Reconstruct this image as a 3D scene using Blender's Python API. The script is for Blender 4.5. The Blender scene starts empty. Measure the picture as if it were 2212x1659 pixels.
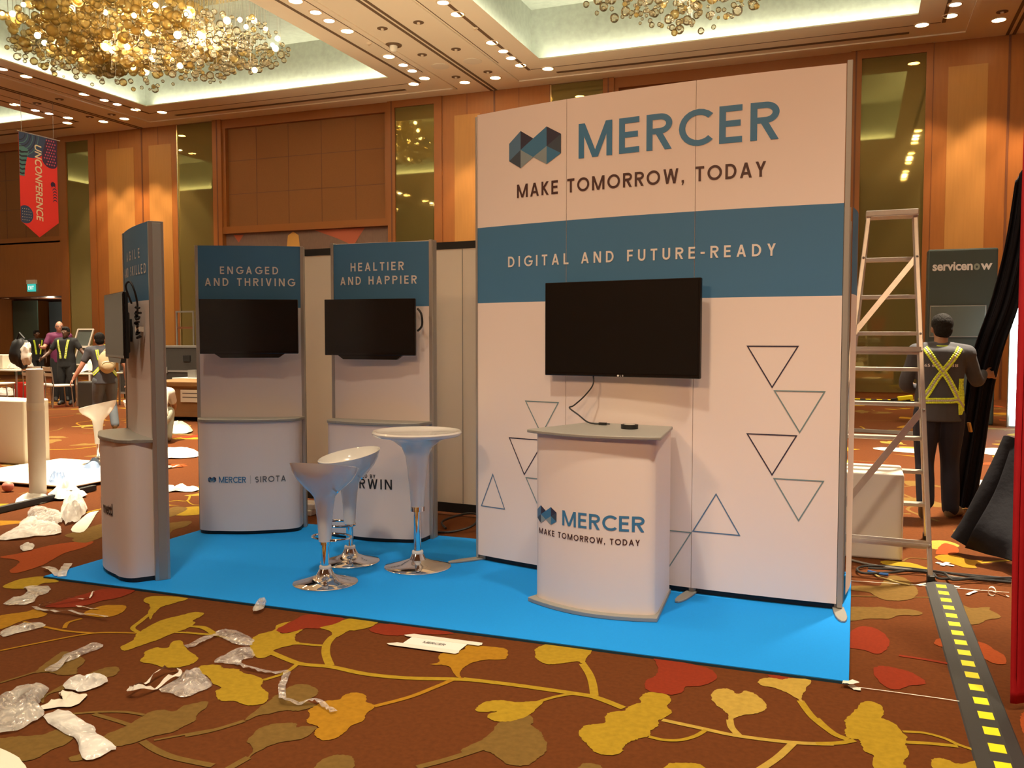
import bpy, bmesh, math, random
from math import sin, cos, pi, radians as RD
from mathutils import Vector, Matrix, noise
from mathutils.bvhtree import BVHTree
SC = bpy.context.scene
COL = SC.collection
# ------------------------------------------------------------ camera, view, world
cam = bpy.data.cameras.new('camera'); co = bpy.data.objects.new('camera', cam); COL.objects.link(co)
cam.sensor_width = 36; cam.lens = 36*1920/2212; cam.clip_end = 200
co.location = (0, 0, 1.5); co.rotation_euler = (RD(90-3.0559), 0, RD(21.1539))
SC.camera = co
SC.view_settings.view_transform = 'Standard'; SC.view_settings.look = 'None'
SC.view_settings.gamma = 1; SC.view_settings.use_curve_mapping = False
SC.view_settings.exposure = 0.15
W = bpy.data.worlds.new('world'); SC.world = W; W.use_nodes = True
W.node_tree.nodes['Background'].inputs[0].default_value = (1, .8, .58, 1)
W.node_tree.nodes['Background'].inputs[1].default_value = .05
SC.cycles.max_bounces = 6; SC.cycles.diffuse_bounces = 4; SC.cycles.glossy_bounces = 4
SC.cycles.transparent_max_bounces = 16; SC.cycles.sample_clamp_indirect = 4; SC.cycles.sample_clamp_direct = 12

def lamp(kind, name, loc, energy, color, size=.3, rot=(0, 0, 0), **k):
    l = bpy.data.lights.new(name, kind); l.energy = energy; l.color = color
    o = bpy.data.objects.new(name, l); COL.objects.link(o); o.location = loc; o.rotation_euler = rot
    if kind == 'AREA':
        l.shape = 'RECTANGLE'; l.size = size; l.size_y = k.get('sy', size)
    elif kind == 'SPOT':
        l.shadow_soft_size = size; l.spot_size = RD(k.get('cone', 100)); l.spot_blend = k.get('blend', .5)
    else:
        l.shadow_soft_size = size
    return o
WARM = (1, .84, .62); WARMER = (1, .70, .42)
# ceiling spots for downlights out of view, some added for brightness, no fittings: (x, y, watts, cone)
def aim(o, t):
    o.rotation_euler = (Vector(t)-o.location).to_track_quat('-Z', 'Y').to_euler()
for x, y, e, c in [(1.8, 1.8, 2000, 75), (-2.2, 1.0, 1450, 80), (-9.0, 8.0, 11000, 64),
                   (2.1, 9.6, 10500, 74), (-3.0, 11.5, 1000, 90), (-14.5, 12.5, 5000, 80), (-18.5, 15.5, 3500, 70),
                   (-9.5, 15.5, 1400, 80), (2.0, 17.0, 1400, 80), (-20, 4, 1500, 110), (-29, 14, 2500, 120)]:
    lamp('SPOT', 'ceiling_spot', (x, y, 8.42), e, WARM, .3, cone=c, blend=.6)
# unseen front spots added behind the camera to brighten the stand
for p, t, e, c in [((-5.5, -7.0, 8.3), (-.5, 5.2, 2.9), 3000, 31), ((3.0, -7.0, 8.3), (-.4, 5.2, 3.0), 2400, 29)]:
    aim(lamp('SPOT', 'added_front_spot', p, e, (1, .60, .32), 1.1, cone=c, blend=1), t)
# wall washers close to the back wall
for x, e in [(-9.24, 600), (-10.19, 600), (-22.07, 800), (-22.99, 800), (-24.2, 600), (-21.0, 500), (2.80, 900), (1.55, 500), (-8.3, 300), (-11.1, 250), (4.0, 800)]:
    lamp('SPOT', 'wall_washer', (x, 22.75, 8.42), e, WARMER, .08, cone=62, blend=.35)
# cove lights in the coffers, tucked behind the lip
def cove(x0, x1, y0, y1, e):
    cx, cy = (x0+x1)/2, (y0+y1)/2; lx, ly = x1-x0, y1-y0
    c = (1, .90, .62); o = .27
    lamp('AREA', 'cove_light', (cx, y1+o, 8.585), e*lx, c, lx, (pi-.15, 0, 0), sy=.06)
    lamp('AREA', 'cove_light', (cx, y0-o, 8.585), e*lx, c, lx, (pi+.15, 0, 0), sy=.06)
    lamp('AREA', 'cove_light', (x1+o, cy, 8.585), e*ly, c, .06, (pi, .15, 0), sy=ly)
    lamp('AREA', 'cove_light', (x0-o, cy, 8.585), e*ly, c, .06, (pi, -.15, 0), sy=ly)
COFFERS = [(-33.2, -24.4, 13.0, 21.6), (-20.3, -11.95, 13.0, 21.6), (-7.6, 1.12, 13.0, 21.6)]
for c in COFFERS: cove(*c, 17 if c[2] > 10 else 4)
# added fill spots hidden low behind the stands to brighten the ceiling
for x, y, e in [(-4.5, 13.0, 1500), (-11.0, 13.6, 1500)]:
    lamp('SPOT', 'ceiling_fill', (x, y, .6), e, (1, .82, .50), .4, (pi, 0, 0), cone=112, blend=.25)
# light of the two chandeliers in view, plus added fill lamps where none hang
for x, y, z, e in [(-16.9, 17.3, 8.7, 450), (-14.2, 17.2, 8.4, 350), (-3.25, 17.3, 8.2, 300), (-16.1, 4.5, 7.6, 500), (-3.25, 4.5, 7.8, 250), (9, 10, 7.6, 300)]:
    lamp('POINT', 'chandelier_and_fill_light', (x, y, z), e, (1, .88, .64), .35)

# ------------------------------------------------------------ materials
MATS = {}
def nt(name):
    m = bpy.data.materials.new(name); m.use_nodes = True; MATS[name] = m
    return m, m.node_tree, m.node_tree.nodes['Principled BSDF']
def mat(name, col, rough=.5, metal=0, spec=.5, var=0, scale=8, bump=0, emit=None, es=0, alpha=1, trans=0, stretch=None, coat=0):
    m, t, b = nt(name)
    b.inputs['Base Color'].default_value = (*col, 1); b.inputs['Roughness'].default_value = rough
    b.inputs['Metallic'].default_value = metal; b.inputs['Specular IOR Level'].default_value = spec
    if coat: b.inputs['Coat Weight'].default_value = coat; b.inputs['Coat Roughness'].default_value = .08
    if alpha < 1: b.inputs['Alpha'].default_value = alpha
    if trans: b.inputs['Transmission Weight'].default_value = trans
    if emit: b.inputs['Emission Color'].default_value = (*emit, 1); b.inputs['Emission Strength'].default_value = es
    if var or bump:
        tc = t.nodes.new('ShaderNodeTexCoord'); n = t.nodes.new('ShaderNodeTexNoise')
        n.inputs['Scale'].default_value = scale; n.inputs['Detail'].default_value = 5
        if stretch:
            mp = t.nodes.new('ShaderNodeMapping'); mp.inputs['Scale'].default_value = stretch
            t.links.new(tc.outputs['Object'], mp.inputs[0]); t.links.new(mp.outputs[0], n.inputs['Vector'])
        else: t.links.new(tc.outputs['Object'], n.inputs['Vector'])
        if var:
            r = t.nodes.new('ShaderNodeMix'); r.data_type = 'RGBA'
            r.inputs['A'].default_value = (*[c*(1-var) for c in col], 1); r.inputs['B'].default_value = (*[min(1, c*(1+var)) for c in col], 1)
            t.links.new(n.outputs['Fac'], r.inputs['Factor']); t.links.new(r.outputs['Result'], b.inputs['Base Color'])
        if bump:
            bp = t.nodes.new('ShaderNodeBump'); bp.inputs['Strength'].default_value = bump; bp.inputs['Distance'].default_value = .02
            t.links.new(n.outputs['Fac'], bp.inputs['Height']); t.links.new(bp.outputs[0], b.inputs['Normal'])
    return m
mat('carpet', (0.1120, 0.0328, 0.0080), .95, spec=.1, var=.35, scale=45)
mat('leafY', (0.3360, 0.2144, 0.0160), .95, spec=.1, var=.28, scale=35)
mat('leafO', (0.3360, 0.1640, 0.0112), .95, spec=.1, var=.28, scale=35)
mat('leafL', (0.4000, 0.2640, 0.0480), .95, spec=.1, var=.28, scale=35)
mat('leafG', (0.1600, 0.0920, 0.0224), .95, spec=.1, var=.28, scale=35)
mat('leafR', (0.2080, 0.0272, 0.0096), .95, spec=.1, var=.2, scale=60)
mat('leafF', (0.2880, 0.0560, 0.0128), .95, spec=.1, var=.2, scale=60)
mat('mat_blue', (0.0107, 0.2706, 0.7872), .9, spec=.15, var=.06, scale=120)
mat('mat_edge', (.008, .05, .08), .9)
mat('white_print', (.85, .75, .705), .55, spec=.3)
mat('blue_print', (.062, .19, .36), .55, spec=.3)
mat('ink_blue', (.045, .20, .40), .5)
mat('ink_brown', (.07, .025, .02), .5)
mat('ink_grey', (.15, .14, .14), .5)
mat('ink_white', (.80, .76, .73), .5)
mat('ink_black', (.02, .018, .018), .5)
mat('ink_teal', (.18, .28, .30), .5)
mat('lg_navy', (.035, .03, .06), .5); mat('lg_mid', (.09, .19, .32), .5); mat('lg_blue', (.05, .19, .36), .5)
mat('lg_dark', (.05, .07, .10), .5); mat('lg_light', (.25, .32, .35), .5)
mat('silver', (.52, .50, .47), .38, metal=.75)
mat('silver_matt', (.36, .35, .32), .5, metal=.35)
mat('black', (.008, .008, .008), .5)
mat('black_gloss', (.012, .010, .009), .12, spec=.5)
mat('tv_screen', (.010, .009, .008), .22, spec=.45)
mat('tv_grey', (.05, .05, .05), .4)
mat('cable_black', (.012, .011, .010), .5)
mat('chrome', (.80, .80, .80), .06, metal=1)
mat('gloss_white', (.80, .78, .74), .12, spec=.5, coat=.5)
mat('paper', (.82, .79, .72), .8)
mat('tape_white', (.78, .72, .62), .6)
mat('white_box', (.80, .76, .68), .6)
mat('plastic_cream', (.82, .76, .62), .5)
mat('fabric_white', (.76, .70, .60), .8)
mat('alu', (.62, .60, .56), .35, metal=.7, var=.12, scale=25)
mat('alu_dark', (.30, .29, .27), .45, metal=.5)
mat('black_cloth', (.010, .010, .014), .85, spec=.15, bump=.3, scale=14)
mat('red_cloth', (.42, .008, .014), .6, spec=.3, bump=.15, scale=10)
mat('rubber', (.028, .027, .025), .65)
mat('hazard_yellow', (.85, .75, .01), .5)
mat('hivis', (.70, .88, .04), .55)
mat('reflect', (.45, .44, .36), .35)
mat('skin', (.33, .16, .085), .5); mat('skin_dark', (.10, .045, .025), .5); mat('skin_pink', (.50, .24, .16), .5)
mat('hair', (.010, .008, .007), .8, spec=.2, bump=.6, scale=60)
mat('shirt_grey', (.055, .055, .065), .85, var=.2); mat('shirt_dark', (.008, .008, .009), .85)
mat('shirt_purple', (.12, .012, .06), .8); mat('shirt_white', (.62, .58, .50), .8)
mat('navy', (.012, .014, .03), .85, var=.2); mat('denim', (.11, .13, .15), .85, var=.2)
mat('shoe', (.22, .16, .09), .7); mat('shoe_dark', (.02, .018, .016), .6)
mat('bag_tan', (.48, .38, .22), .8, bump=.3); mat('bag_black', (.006, .006, .007), .6)
mat('wood', (.34, .12, .026), .42, spec=.35, var=.14, scale=2.5, stretch=(6, 6, .5))
mat('veneer', (.44, .21, .055), .45, spec=.35, var=.10, scale=2.5, stretch=(8, 8, .5))
mat('wood_trim', (.32, .11, .026), .42, spec=.35)
mat('wood_dark', (.16, .05, .016), .5)
mat('fabric_brown', (.26, .10, .028), .8, var=.08, scale=30)
mat('wall_cream', (.62, .57, .50), .7)
mat('band', (.40, .16, .04), .5)
mat('frieze', (.22, .13, .10), .7, var=.35, scale=6, stretch=(20, 20, 1))
mat('frieze_red', (.50, .12, .06), .7); mat('frieze_gold', (.70, .36, .09), .6)
mat('mirror', (.27, .215, .075), .03, metal=.55, spec=.3)
mat('brass', (.75, .62, .35), .25, metal=1)
mat('ceiling', (.84, .74, .60), .7)
mat('ceiling_dark', (.16, .10, .06), .7)
mat('coffer', (.31, .345, .31), .55, metal=.15, var=.22, scale=7)
mat('lamp_bright', (1, .95, .85), .5, emit=(1, .93, .80), es=60)
mat('lamp_soft', (1, .9, .7), .5, emit=(1, .86, .58), es=9)
mat('lamp_trim', (.80, .66, .50), .5)
mat('cove_lip', (.74, .62, .46), .7)
mat('crate', (.30, .15, .055), .6, var=.25, scale=6)
mat('crate_light', (.32, .17, .06), .6)
mat('case', (.035, .032, .028), .5); mat('case_edge', (.30, .29, .27), .4, metal=.5)
mat('chair_white', (.76, .72, .62), .4); mat('chair_metal', (.45, .43, .40), .3, metal=.8)
mat('red_plastic', (.55, .02, .015), .4)
mat('green_grey', (.26, .30, .24), .6); mat('bag_green', (.40, .42, .33), .6)
mat('sn_green', (.045, .062, .055), .45); mat('sn_screen', (.12, .14, .125), .25)
mat('lightbox', (.9, 1, 1), .5, emit=(.62, .95, 1), es=3.2)
mat('exit_green', (.02, .35, .30), .5, emit=(.05, .55, .48), es=.8)
mat('sign_white', (.85, .85, .8), .5, emit=(.9, 1, .95), es=.6)
mat('teal_glass', (.10, .16, .13), .3); mat('blue_grey', (.18, .24, .27), .5); mat('blue_bin', (.03, .06, .16), .5)
mat('ban_red', (.78, .035, .03), .6, emit=(.8, .04, .03), es=.05); mat('ban_navy', (.035, .06, .14), .6); mat('ban_teal', (.08, .22, .22), .6)
mat('ban_purple', (.05, .018, .06), .6); mat('ban_pink', (.65, .09, .16), .6); mat('ban_cream', (.85, .72, .48), .6); mat('ban_black', (.012, .012, .03), .6)
mat('pencil', (.55, .30, .06), .5)
mat('finger', (.65, .20, .14), .5)
mat('blue_plastic', (.02, .12, .42), .4); mat('yellow_cable', (.55, .45, .16), .5)
mat('paper_blue', (.18, .26, .42), .6)
mat('bulb', (1, .9, .7), .5, emit=(1, .80, .45), es=32)
def film_mat(name, col, white, shine):
    m, t, b = nt(name); t.nodes.remove(b); o = t.nodes['Material Output']; N = t.nodes.new; K = t.links.new
    tc = N('ShaderNodeTexCoord'); v = N('ShaderNodeTexVoronoi'); v.inputs['Scale'].default_value = 34; v.feature = 'SMOOTH_F1'
    n = N('ShaderNodeTexNoise'); n.inputs['Scale'].default_value = 9; n.inputs['Detail'].default_value = 3
    for q in (v, n): K(tc.outputs['Object'], q.inputs['Vector'])
    bp = N('ShaderNodeBump'); bp.inputs['Strength'].default_value = 1; bp.inputs['Distance'].default_value = .03; K(v.outputs['Distance'], bp.inputs['Height'])
    tr = N('ShaderNodeBsdfTransparent'); df = N('ShaderNodeBsdfDiffuse'); df.inputs[0].default_value = (*col, 1)
    gl = N('ShaderNodeBsdfGlossy'); gl.inputs['Roughness'].default_value = .16; gl.inputs[0].default_value = (1, .97, .92, 1); K(bp.outputs[0], gl.inputs['Normal'])
    mr = N('ShaderNodeMapRange'); mr.inputs['From Min'].default_value = .35; mr.inputs['From Max'].default_value = .65
    mr.inputs['To Min'].default_value = max(.05, white-.16); mr.inputs['To Max'].default_value = min(1, white+.16); K(n.outputs['Fac'], mr.inputs['Value'])
    m1 = N('ShaderNodeMixShader'); K(mr.outputs[0], m1.inputs[0]); K(tr.outputs[0], m1.inputs[1]); K(df.outputs[0], m1.inputs[2])
    m2 = N('ShaderNodeMixShader'); m2.inputs[0].default_value = shine; K(m1.outputs[0], m2.inputs[1]); K(gl.outputs[0], m2.inputs[2]); K(m2.outputs[0], o.inputs[0])
film_mat('film', (.90, .87, .80), .42, .28); film_mat('film_white', (.93, .90, .84), .74, .20); film_mat('film_thin', (.88, .82, .78), .28, .26)
def glass_mat(name, col, opq, thru):
    m, t, b = nt(name)
    t.nodes.remove(b); o = t.nodes['Material Output']
    tr = t.nodes.new('ShaderNodeBsdfTransparent'); tr.inputs[0].default_value = (*thru, 1)
    gl = t.nodes.new('ShaderNodeBsdfGlossy'); gl.inputs['Roughness'].default_value = .08; gl.inputs[0].default_value = (1, .92, .75, 1)
    df = t.nodes.new('ShaderNodeBsdfTranslucent'); df.inputs[0].default_value = (*[min(1, c*1.0) for c in col], 1)
    lw = t.nodes.new('ShaderNodeLayerWeight'); lw.inputs[0].default_value = .35
    m1 = t.nodes.new('ShaderNodeMixShader'); m1.inputs[0].default_value = opq
    t.links.new(tr.outputs[0], m1.inputs[1]); t.links.new(df.outputs[0], m1.inputs[2])
    m2 = t.nodes.new('ShaderNodeMixShader'); t.links.new(lw.outputs['Fresnel'], m2.inputs[0])
    t.links.new(m1.outputs[0], m2.inputs[1]); t.links.new(gl.outputs[0], m2.inputs[2]); t.links.new(m2.outputs[0], o.inputs[0])
glass_mat('glass_amber', (1, .84, .48), .42, (1, .92, .70)); glass_mat('glass_clear', (1, .95, .85), .22, (.98, .96, .90))

# ------------------------------------------------------------ mesh helpers
class MB:
    def __init__(s): s.v = []; s.f = []; s.mi = []; s.mats = []; s.m = 0
    def use(s, m):
        if m not in s.mats: s.mats.append(m)
        s.m = s.mats.index(m); return s
    def add(s, vs, fs):
        n = len(s.v); s.v += [tuple(v) for v in vs]
        for f in fs: s.f.append([n+i for i in f]); s.mi.append(s.m)
        return s
    def box(s, x0, x1, y0, y1, z0, z1, M=None):
        vs = [Vector((x, y, z)) for z in (z0, z1) for y in (y0, y1) for x in (x0, x1)]
        if M: vs = [M @ v for v in vs]
        return s.add(vs, [(0, 2, 3, 1), (4, 5, 7, 6), (0, 1, 5, 4), (2, 6, 7, 3), (0, 4, 6, 2), (1, 3, 7, 5)])
    def beam(s, a, b, w, d, up=(0, 0, 1)):
        a, b = Vector(a), Vector(b); t = (b-a).normalized(); u = Vector(up)
        x = t.cross(u)
        if x.length < 1e-4: x = t.cross(Vector((0, 1, 0)))
        x.normalize(); y = t.cross(x)
        vs = [p+x*w/2*i+y*d/2*j for p in (a, b) for i, j in ((-1, -1), (1, -1), (1, 1), (-1, 1))]
        return s.add(vs, [(0, 1, 2, 3), (7, 6, 5, 4), (0, 4, 5, 1), (1, 5, 6, 2), (2, 6, 7, 3), (3, 7, 4, 0)])
    def tube(s, pts, r, n=8, close=False):
        P = [Vector(p) for p in pts]; k = len(P); vs = []; fs = []
        rr = r if isinstance(r, (list, tuple)) else [r]*k
        ref = None
        for i, p in enumerate(P):
            a = P[(i-1) % k] if (close or i) else p; b = P[(i+1) % k] if (close or i < k-1) else p
            t = (b-a).normalized() if (b-a).length > 1e-9 else Vector((0, 0, 1))
            if ref is None:
                ref = Vector((0, 0, 1)) if abs(t.z) < .9 else Vector((1, 0, 0))
            x = t.cross(ref); x.normalize(); y = t.cross(x); ref = -y if y.dot(ref) < 0 else y
            x = t.cross(ref).normalized(); y = t.cross(x)
            for j in range(n):
                a_ = 2*pi*j/n; vs.append(p+(x*cos(a_)+y*sin(a_))*rr[i])
        for i in range(k if close else k-1):
            for j in range(n):
                a0 = i*n+j; a1 = i*n+(j+1) % n; b0 = ((i+1) % k)*n+j; b1 = ((i+1) % k)*n+(j+1) % n
                fs.append((a0, a1, b1, b0))
        if not close:
            fs.append(tuple(reversed(range(n)))); fs.append(tuple(range((k-1)*n, k*n)))
        return s.add(vs, fs)
    def lathe(s, prof, n=32, c=(0, 0, 0), tilt=None):
        vs = []; fs = []; k = len(prof)
        for r, z in prof:
            for j in range(n):
                a = 2*pi*j/n; dz = tilt(r, z, a) if tilt else 0
                vs.append((c[0]+r*cos(a), c[1]+r*sin(a), c[2]+z+dz))
        for i in range(k-1):
            for j in range(n):
                j1 = (j+1) % n; fs.append((i*n+j, i*n+j1, (i+1)*n+j1, (i+1)*n+j))
        if prof[0][0] > 1e-6: fs.append(tuple(reversed(range(n))))
        if prof[-1][0] > 1e-6: fs.append(tuple(range((k-1)*n, k*n)))
        return s.add(vs, fs)
    def prism(s, poly, z0, z1):
        n = len(poly); vs = [(x, y, z0) for x, y in poly]+[(x, y, z1) for x, y in poly]
        return s.add(vs, [tuple(reversed(range(n))), tuple(range(n, 2*n))]+[(i, (i+1) % n, n+(i+1) % n, n+i) for i in range(n)])
    def ell(s, c, r, n=12, m=8, M=None):
        if not isinstance(r, (tuple, list)): r = (r, r, r)
        vs = [Vector((0, 0, -r[2]))]; fs = []
        for i in range(1, m):
            a = -pi/2+pi*i/m
            for j in range(n):
                b = 2*pi*j/n; vs.append(Vector((r[0]*cos(a)*cos(b), r[1]*cos(a)*sin(b), r[2]*sin(a))))
        vs.append(Vector((0, 0, r[2]))); L = len(vs)-1
        for j in range(n): fs.append((0, 1+(j+1) % n, 1+j)); fs.append((L, L-n+j, L-n+(j+1) % n))
        for i in range(m-2):
            for j in range(n):
                a0 = 1+i*n+j; a1 = 1+i*n+(j+1) % n; fs.append((a0, a1, a1+n, a0+n))
        if M: vs = [M @ v for v in vs]
        return s.add([v+Vector(c) for v in vs], fs)
    def build(s, name, m=None, parent=None, loc=None, rz=None, smooth=False, bevel=0, seg=2):
        me = bpy.data.meshes.new(name); me.from_pydata(s.v, [], s.f)
        ms = s.mats if s.mats else [m]
        for q in ms: me.materials.append(MATS[q])
        if s.mats: me.polygons.foreach_set('material_index', s.mi)
        if smooth: me.polygons.foreach_set('use_smooth', [True]*len(me.polygons))
        me.update()
        o = bpy.data.objects.new(name, me); COL.objects.link(o)
        if parent: o.parent = parent
        if loc: o.location = loc
        if rz is not None: o.rotation_euler = (0, 0, rz)
        if bevel:
            b = o.modifiers.new('bevel', 'BEVEL'); b.width = bevel; b.segments = seg; b.limit_method = 'ANGLE'
        if smooth:
            es = o.modifiers.new('es', 'EDGE_SPLIT'); es.split_angle = RD(40)
        return o
def tag(o, label=None, cat=None, group=None, kind=None):
    if label: o['label'] = label
    if cat: o['category'] = cat
    if group: o['group'] = group
    if kind: o['kind'] = kind
    return o
def thing(name, label, cat, loc=(0, 0, 0), rz=0, group=None):
    o = bpy.data.objects.new(name, None); COL.objects.link(o); o.location = loc; o.rotation_euler = (0, 0, rz)
    o.empty_display_size = .1
    return tag(o, label, cat, group)
def struct(o): o['kind'] = 'structure'; return o
def smooth_poly(pts, k=3):
    n = len(pts); out = []
    for i in range(n):
        p0, p1, p2, p3 = pts[i-1], pts[i], pts[(i+1) % n], pts[(i+2) % n]
        for j in range(k):
            t = j/k
            out.append(tuple(.5*((2*p1[a])+(-p0[a]+p2[a])*t+(2*p0[a]-5*p1[a]+4*p2[a]-p3[a])*t*t+(-p0[a]+3*p1[a]-3*p2[a]+p3[a])*t**3) for a in range(len(p1))))
    return out
def smooth_line(pts, k=5):
    out = []; n = len(pts)
    for i in range(n-1):
        p0, p1, p2, p3 = pts[max(i-1, 0)], pts[i], pts[i+1], pts[min(i+2, n-1)]
        for j in range(k):
            t = j/k
            out.append(tuple(.5*((2*p1[a])+(-p0[a]+p2[a])*t+(2*p0[a]-5*p1[a]+4*p2[a]-p3[a])*t*t+(-p0[a]+3*p1[a]-3*p2[a]+p3[a])*t**3) for a in range(len(p1))))
    out.append(tuple(pts[-1])); return out
def ribbon2d(pts, w):
    L = []; Rr = []; n = len(pts)
    for i, p in enumerate(pts):
        a = pts[max(i-1, 0)]; b = pts[min(i+1, n-1)]; d = Vector((b[0]-a[0], b[1]-a[1]))
        if d.length < 1e-9: d = Vector((1, 0))
        d.normalize(); L.append((p[0]-d.y*w/2, p[1]+d.x*w/2)); Rr.append((p[0]+d.y*w/2, p[1]-d.x*w/2))
    return L, Rr
_dg = bpy.context.evaluated_depsgraph_get
def text_geo(s, sp=1.0, bold=0.0, shear=0):
    cu = bpy.data.curves.new('t', 'FONT'); cu.body = s; cu.space_character = sp; cu.offset = bold; cu.resolution_u = 4; cu.shear = shear
    o = bpy.data.objects.new('t', cu); COL.objects.link(o)
    me = bpy.data.meshes.new_from_object(o.evaluated_get(_dg()))
    vs = [(v.co.x, v.co.y) for v in me.vertices]; fs = [tuple(p.vertices) for p in me.polygons]
    bpy.data.objects.remove(o); bpy.data.curves.remove(cu); bpy.data.meshes.remove(me)
    x0 = min(v[0] for v in vs); x1 = max(v[0] for v in vs); y0 = min(v[1] for v in vs); y1 = max(v[1] for v in vs)
    return [((x-x0)/(x1-x0), (y-y0)/(y1-y0)) for x, y in vs], fs
def stroke_glyph(ch, w):
    h = w/2; P = []
    def V(x, y0=0, y1=1): P.append([(x-h, y0), (x+h, y0), (x+h, y1), (x-h, y1)])
    def Hb(y, x0, x1): P.append([(x0, y-h), (x1, y-h), (x1, y+h), (x0, y+h)])
    def D(x0, y0, x1, y1, k=1.0):
        q = h*k*math.hypot(x1-x0, y1-y0)/abs(y1-y0); P.append([(x0-q, y0), (x0+q, y0), (x1+q, y1), (x1-q, y1)])
    def A(cx, cy, rx, ry, a0, a1, n=18):
        a0, a1 = RD(a0), RD(a1); t = [a0+(a1-a0)*i/n for i in range(n+1)]
        for i in range(n):
            P.append([(cx+(rx-h)*cos(t[i]), cy+(ry-h)*sin(t[i])), (cx+(rx+h)*cos(t[i]), cy+(ry+h)*sin(t[i])), (cx+(rx+h)*cos(t[i+1]), cy+(ry+h)*sin(t[i+1])), (cx+(rx-h)*cos(t[i+1]), cy+(ry-h)*sin(t[i+1]))])
    W = .62
    if ch == 'M':
        W = .98; V(h); V(W-h); D(h*1.25, 1, W/2, 0, .95); D(W/2, 0, W-h*1.25, 1, .95)
    elif ch == 'E': W = .56; V(h); Hb(h, 0, W); Hb(.52, 0, W*.93); Hb(1-h, 0, W)
    elif ch == 'F': W = .54; V(h); Hb(.50, 0, W*.93); Hb(1-h, 0, W)
    elif ch == 'L': W = .52; V(h); Hb(h, 0, W)
    elif ch in 'RP':
        W = .66; V(h); r = (.55-h)/2 if 0 else (.56-w)/2; cx = .36; Hb(1-h, 0, cx); Hb(1-h-2*r, 0, cx); A(cx, 1-h-r, .26-h if 0 else .24, r, -90, 90)
        if ch == 'R': D(W-h, 0, cx-.06, 1-h-2*r)
    elif ch == 'C': W = .82; A(.5, .5, .5-h, .5-h, 44, 316)
    elif ch == 'G': W = .86; A(.5, .5, .5-h, .5-h, 44, 338); Hb(.46, .52, .5+.5-h*.4); 
    elif ch == 'O': W = .98; A(.49, .5, .49-h, .5-h, 0, 360, 32)
    elif ch == 'D': W = .74; V(h); Hb(h, 0, .32); Hb(1-h, 0, .32); A(.30, .5, .44-h, .5-h, -90, 90)
    elif ch == 'A': W = .78; D(h*1.1, 0, W/2, 1); D(W-h*1.1, 0, W/2, 1); Hb(.30, .16, W-.16)
    elif ch == 'K': W = .64; V(h); D(W-h*1.3, 1, h+.02, .42); D(W-h*1.2, 0, .22, .52)
    elif ch == 'T': W = .60; V(W/2); Hb(1-h, 0, W)
    elif ch == 'I': W = w; V(h)
    elif ch == 'Y': W = .68; V(W/2, 0, .45); D(W/2, .42, h*1.1, 1); D(W/2, .42, W-h*1.1, 1)
    elif ch == 'N': W = .74; V(h); V(W-h); D(h*1.2, 1, W-h*1.2, 0)
    elif ch == 'U': W = .68; V(h, .3); V(W-h, .3); A(W/2, .33, W/2-h, .33-h, 180, 360)
    elif ch == 'H': W = .70; V(h); V(W-h); Hb(.52, 0, W)
    elif ch == 'V': W = .74; D(W/2, 0, h*1.1, 1); D(W/2, 0, W-h*1.1, 1)
    elif ch == 'W':
        W = 1.08; D(W*.27, 0, h*1.1, 1); D(W*.27, 0, W/2, 1); D(W*.73, 0, W/2, 1); D(W*.73, 0, W-h*1.1, 1)
    elif ch == 'S': W = .58; r = (1-w)/4; A(W/2, 1-h-r, W/2-h, r, 35, 270); A(W/2, h+r, W/2-h, r, -145, 90)
    elif ch == 'X': W = .68; D(h, 0, W-h, 1); D(W-h, 0, h, 1)
    elif ch == 'B': W = .62; V(h); r = (1-w)/4; Hb(h, 0, .34); Hb(.5, 0, .34); Hb(1-h, 0, .34); A(.34, h+r, .26-h, r, -90, 90); A(.34, 1-h-r, .25-h, r, -90, 90)
    elif ch == '-': W = .36; Hb(.45, 0, W)
    elif ch == ',': W = w; P.append([(0, 0), (w, 0), (w, w), (0, w)]); P.append([(w*.35, 0), (w, 0), (w*.5, -.17), (w*.05, -.17)])
    elif ch == ' ': W = .34
    return P, W
def stroke_text(s, asp, w):
    """capital letters of height 1 spread evenly to the width asp"""
    G = [stroke_glyph(c, w) for c in s]; n = len(s)
    tot = sum(g[1] for g in G); gap = (asp-tot)/max(1, n-1); k = 1
    if s == 'MERCER': k = 1.1; gap = (asp-tot*k)/(n-1)
    if gap < .10: k = (asp-.10*(n-1))/tot; gap = .10
    vs = []; fs = []; x = 0
    for P, W in G:
        for q in P:
            a = sum(q[i-1][0]*q[i][1]-q[i][0]*q[i-1][1] for i in range(len(q)))
            if a < 0: q = q[::-1]
            fs.append(tuple(range(len(vs), len(vs)+len(q)))); vs += [((x+px*k)/asp, py) for px, py in q]
        x += W*k+gap
    return vs, fs
def lettering(name, s, u0, u1, z0, z1, fn, m, parent, sp=1.0, bold=0.0, y0=0, y1=1, label=None, shear=0):
    """flat printed letters inside the box u0..u1 x z0..z1 laid on the surface fn(u,z)"""
    if s == s.upper() and not any(c in s for c in '0123456789+'): vs, fs = stroke_text(s, (u1-u0)/(z1-z0), .155+bold)
    else: vs, fs = text_geo(s, sp, bold, shear)
    b = MB(); b.add([fn(u0+x*(u1-u0), z0+y*(z1-z0)) for x, y in vs], fs)
    o = b.build(name, m, parent)
    if label: o['label'] = label
    return o
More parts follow.
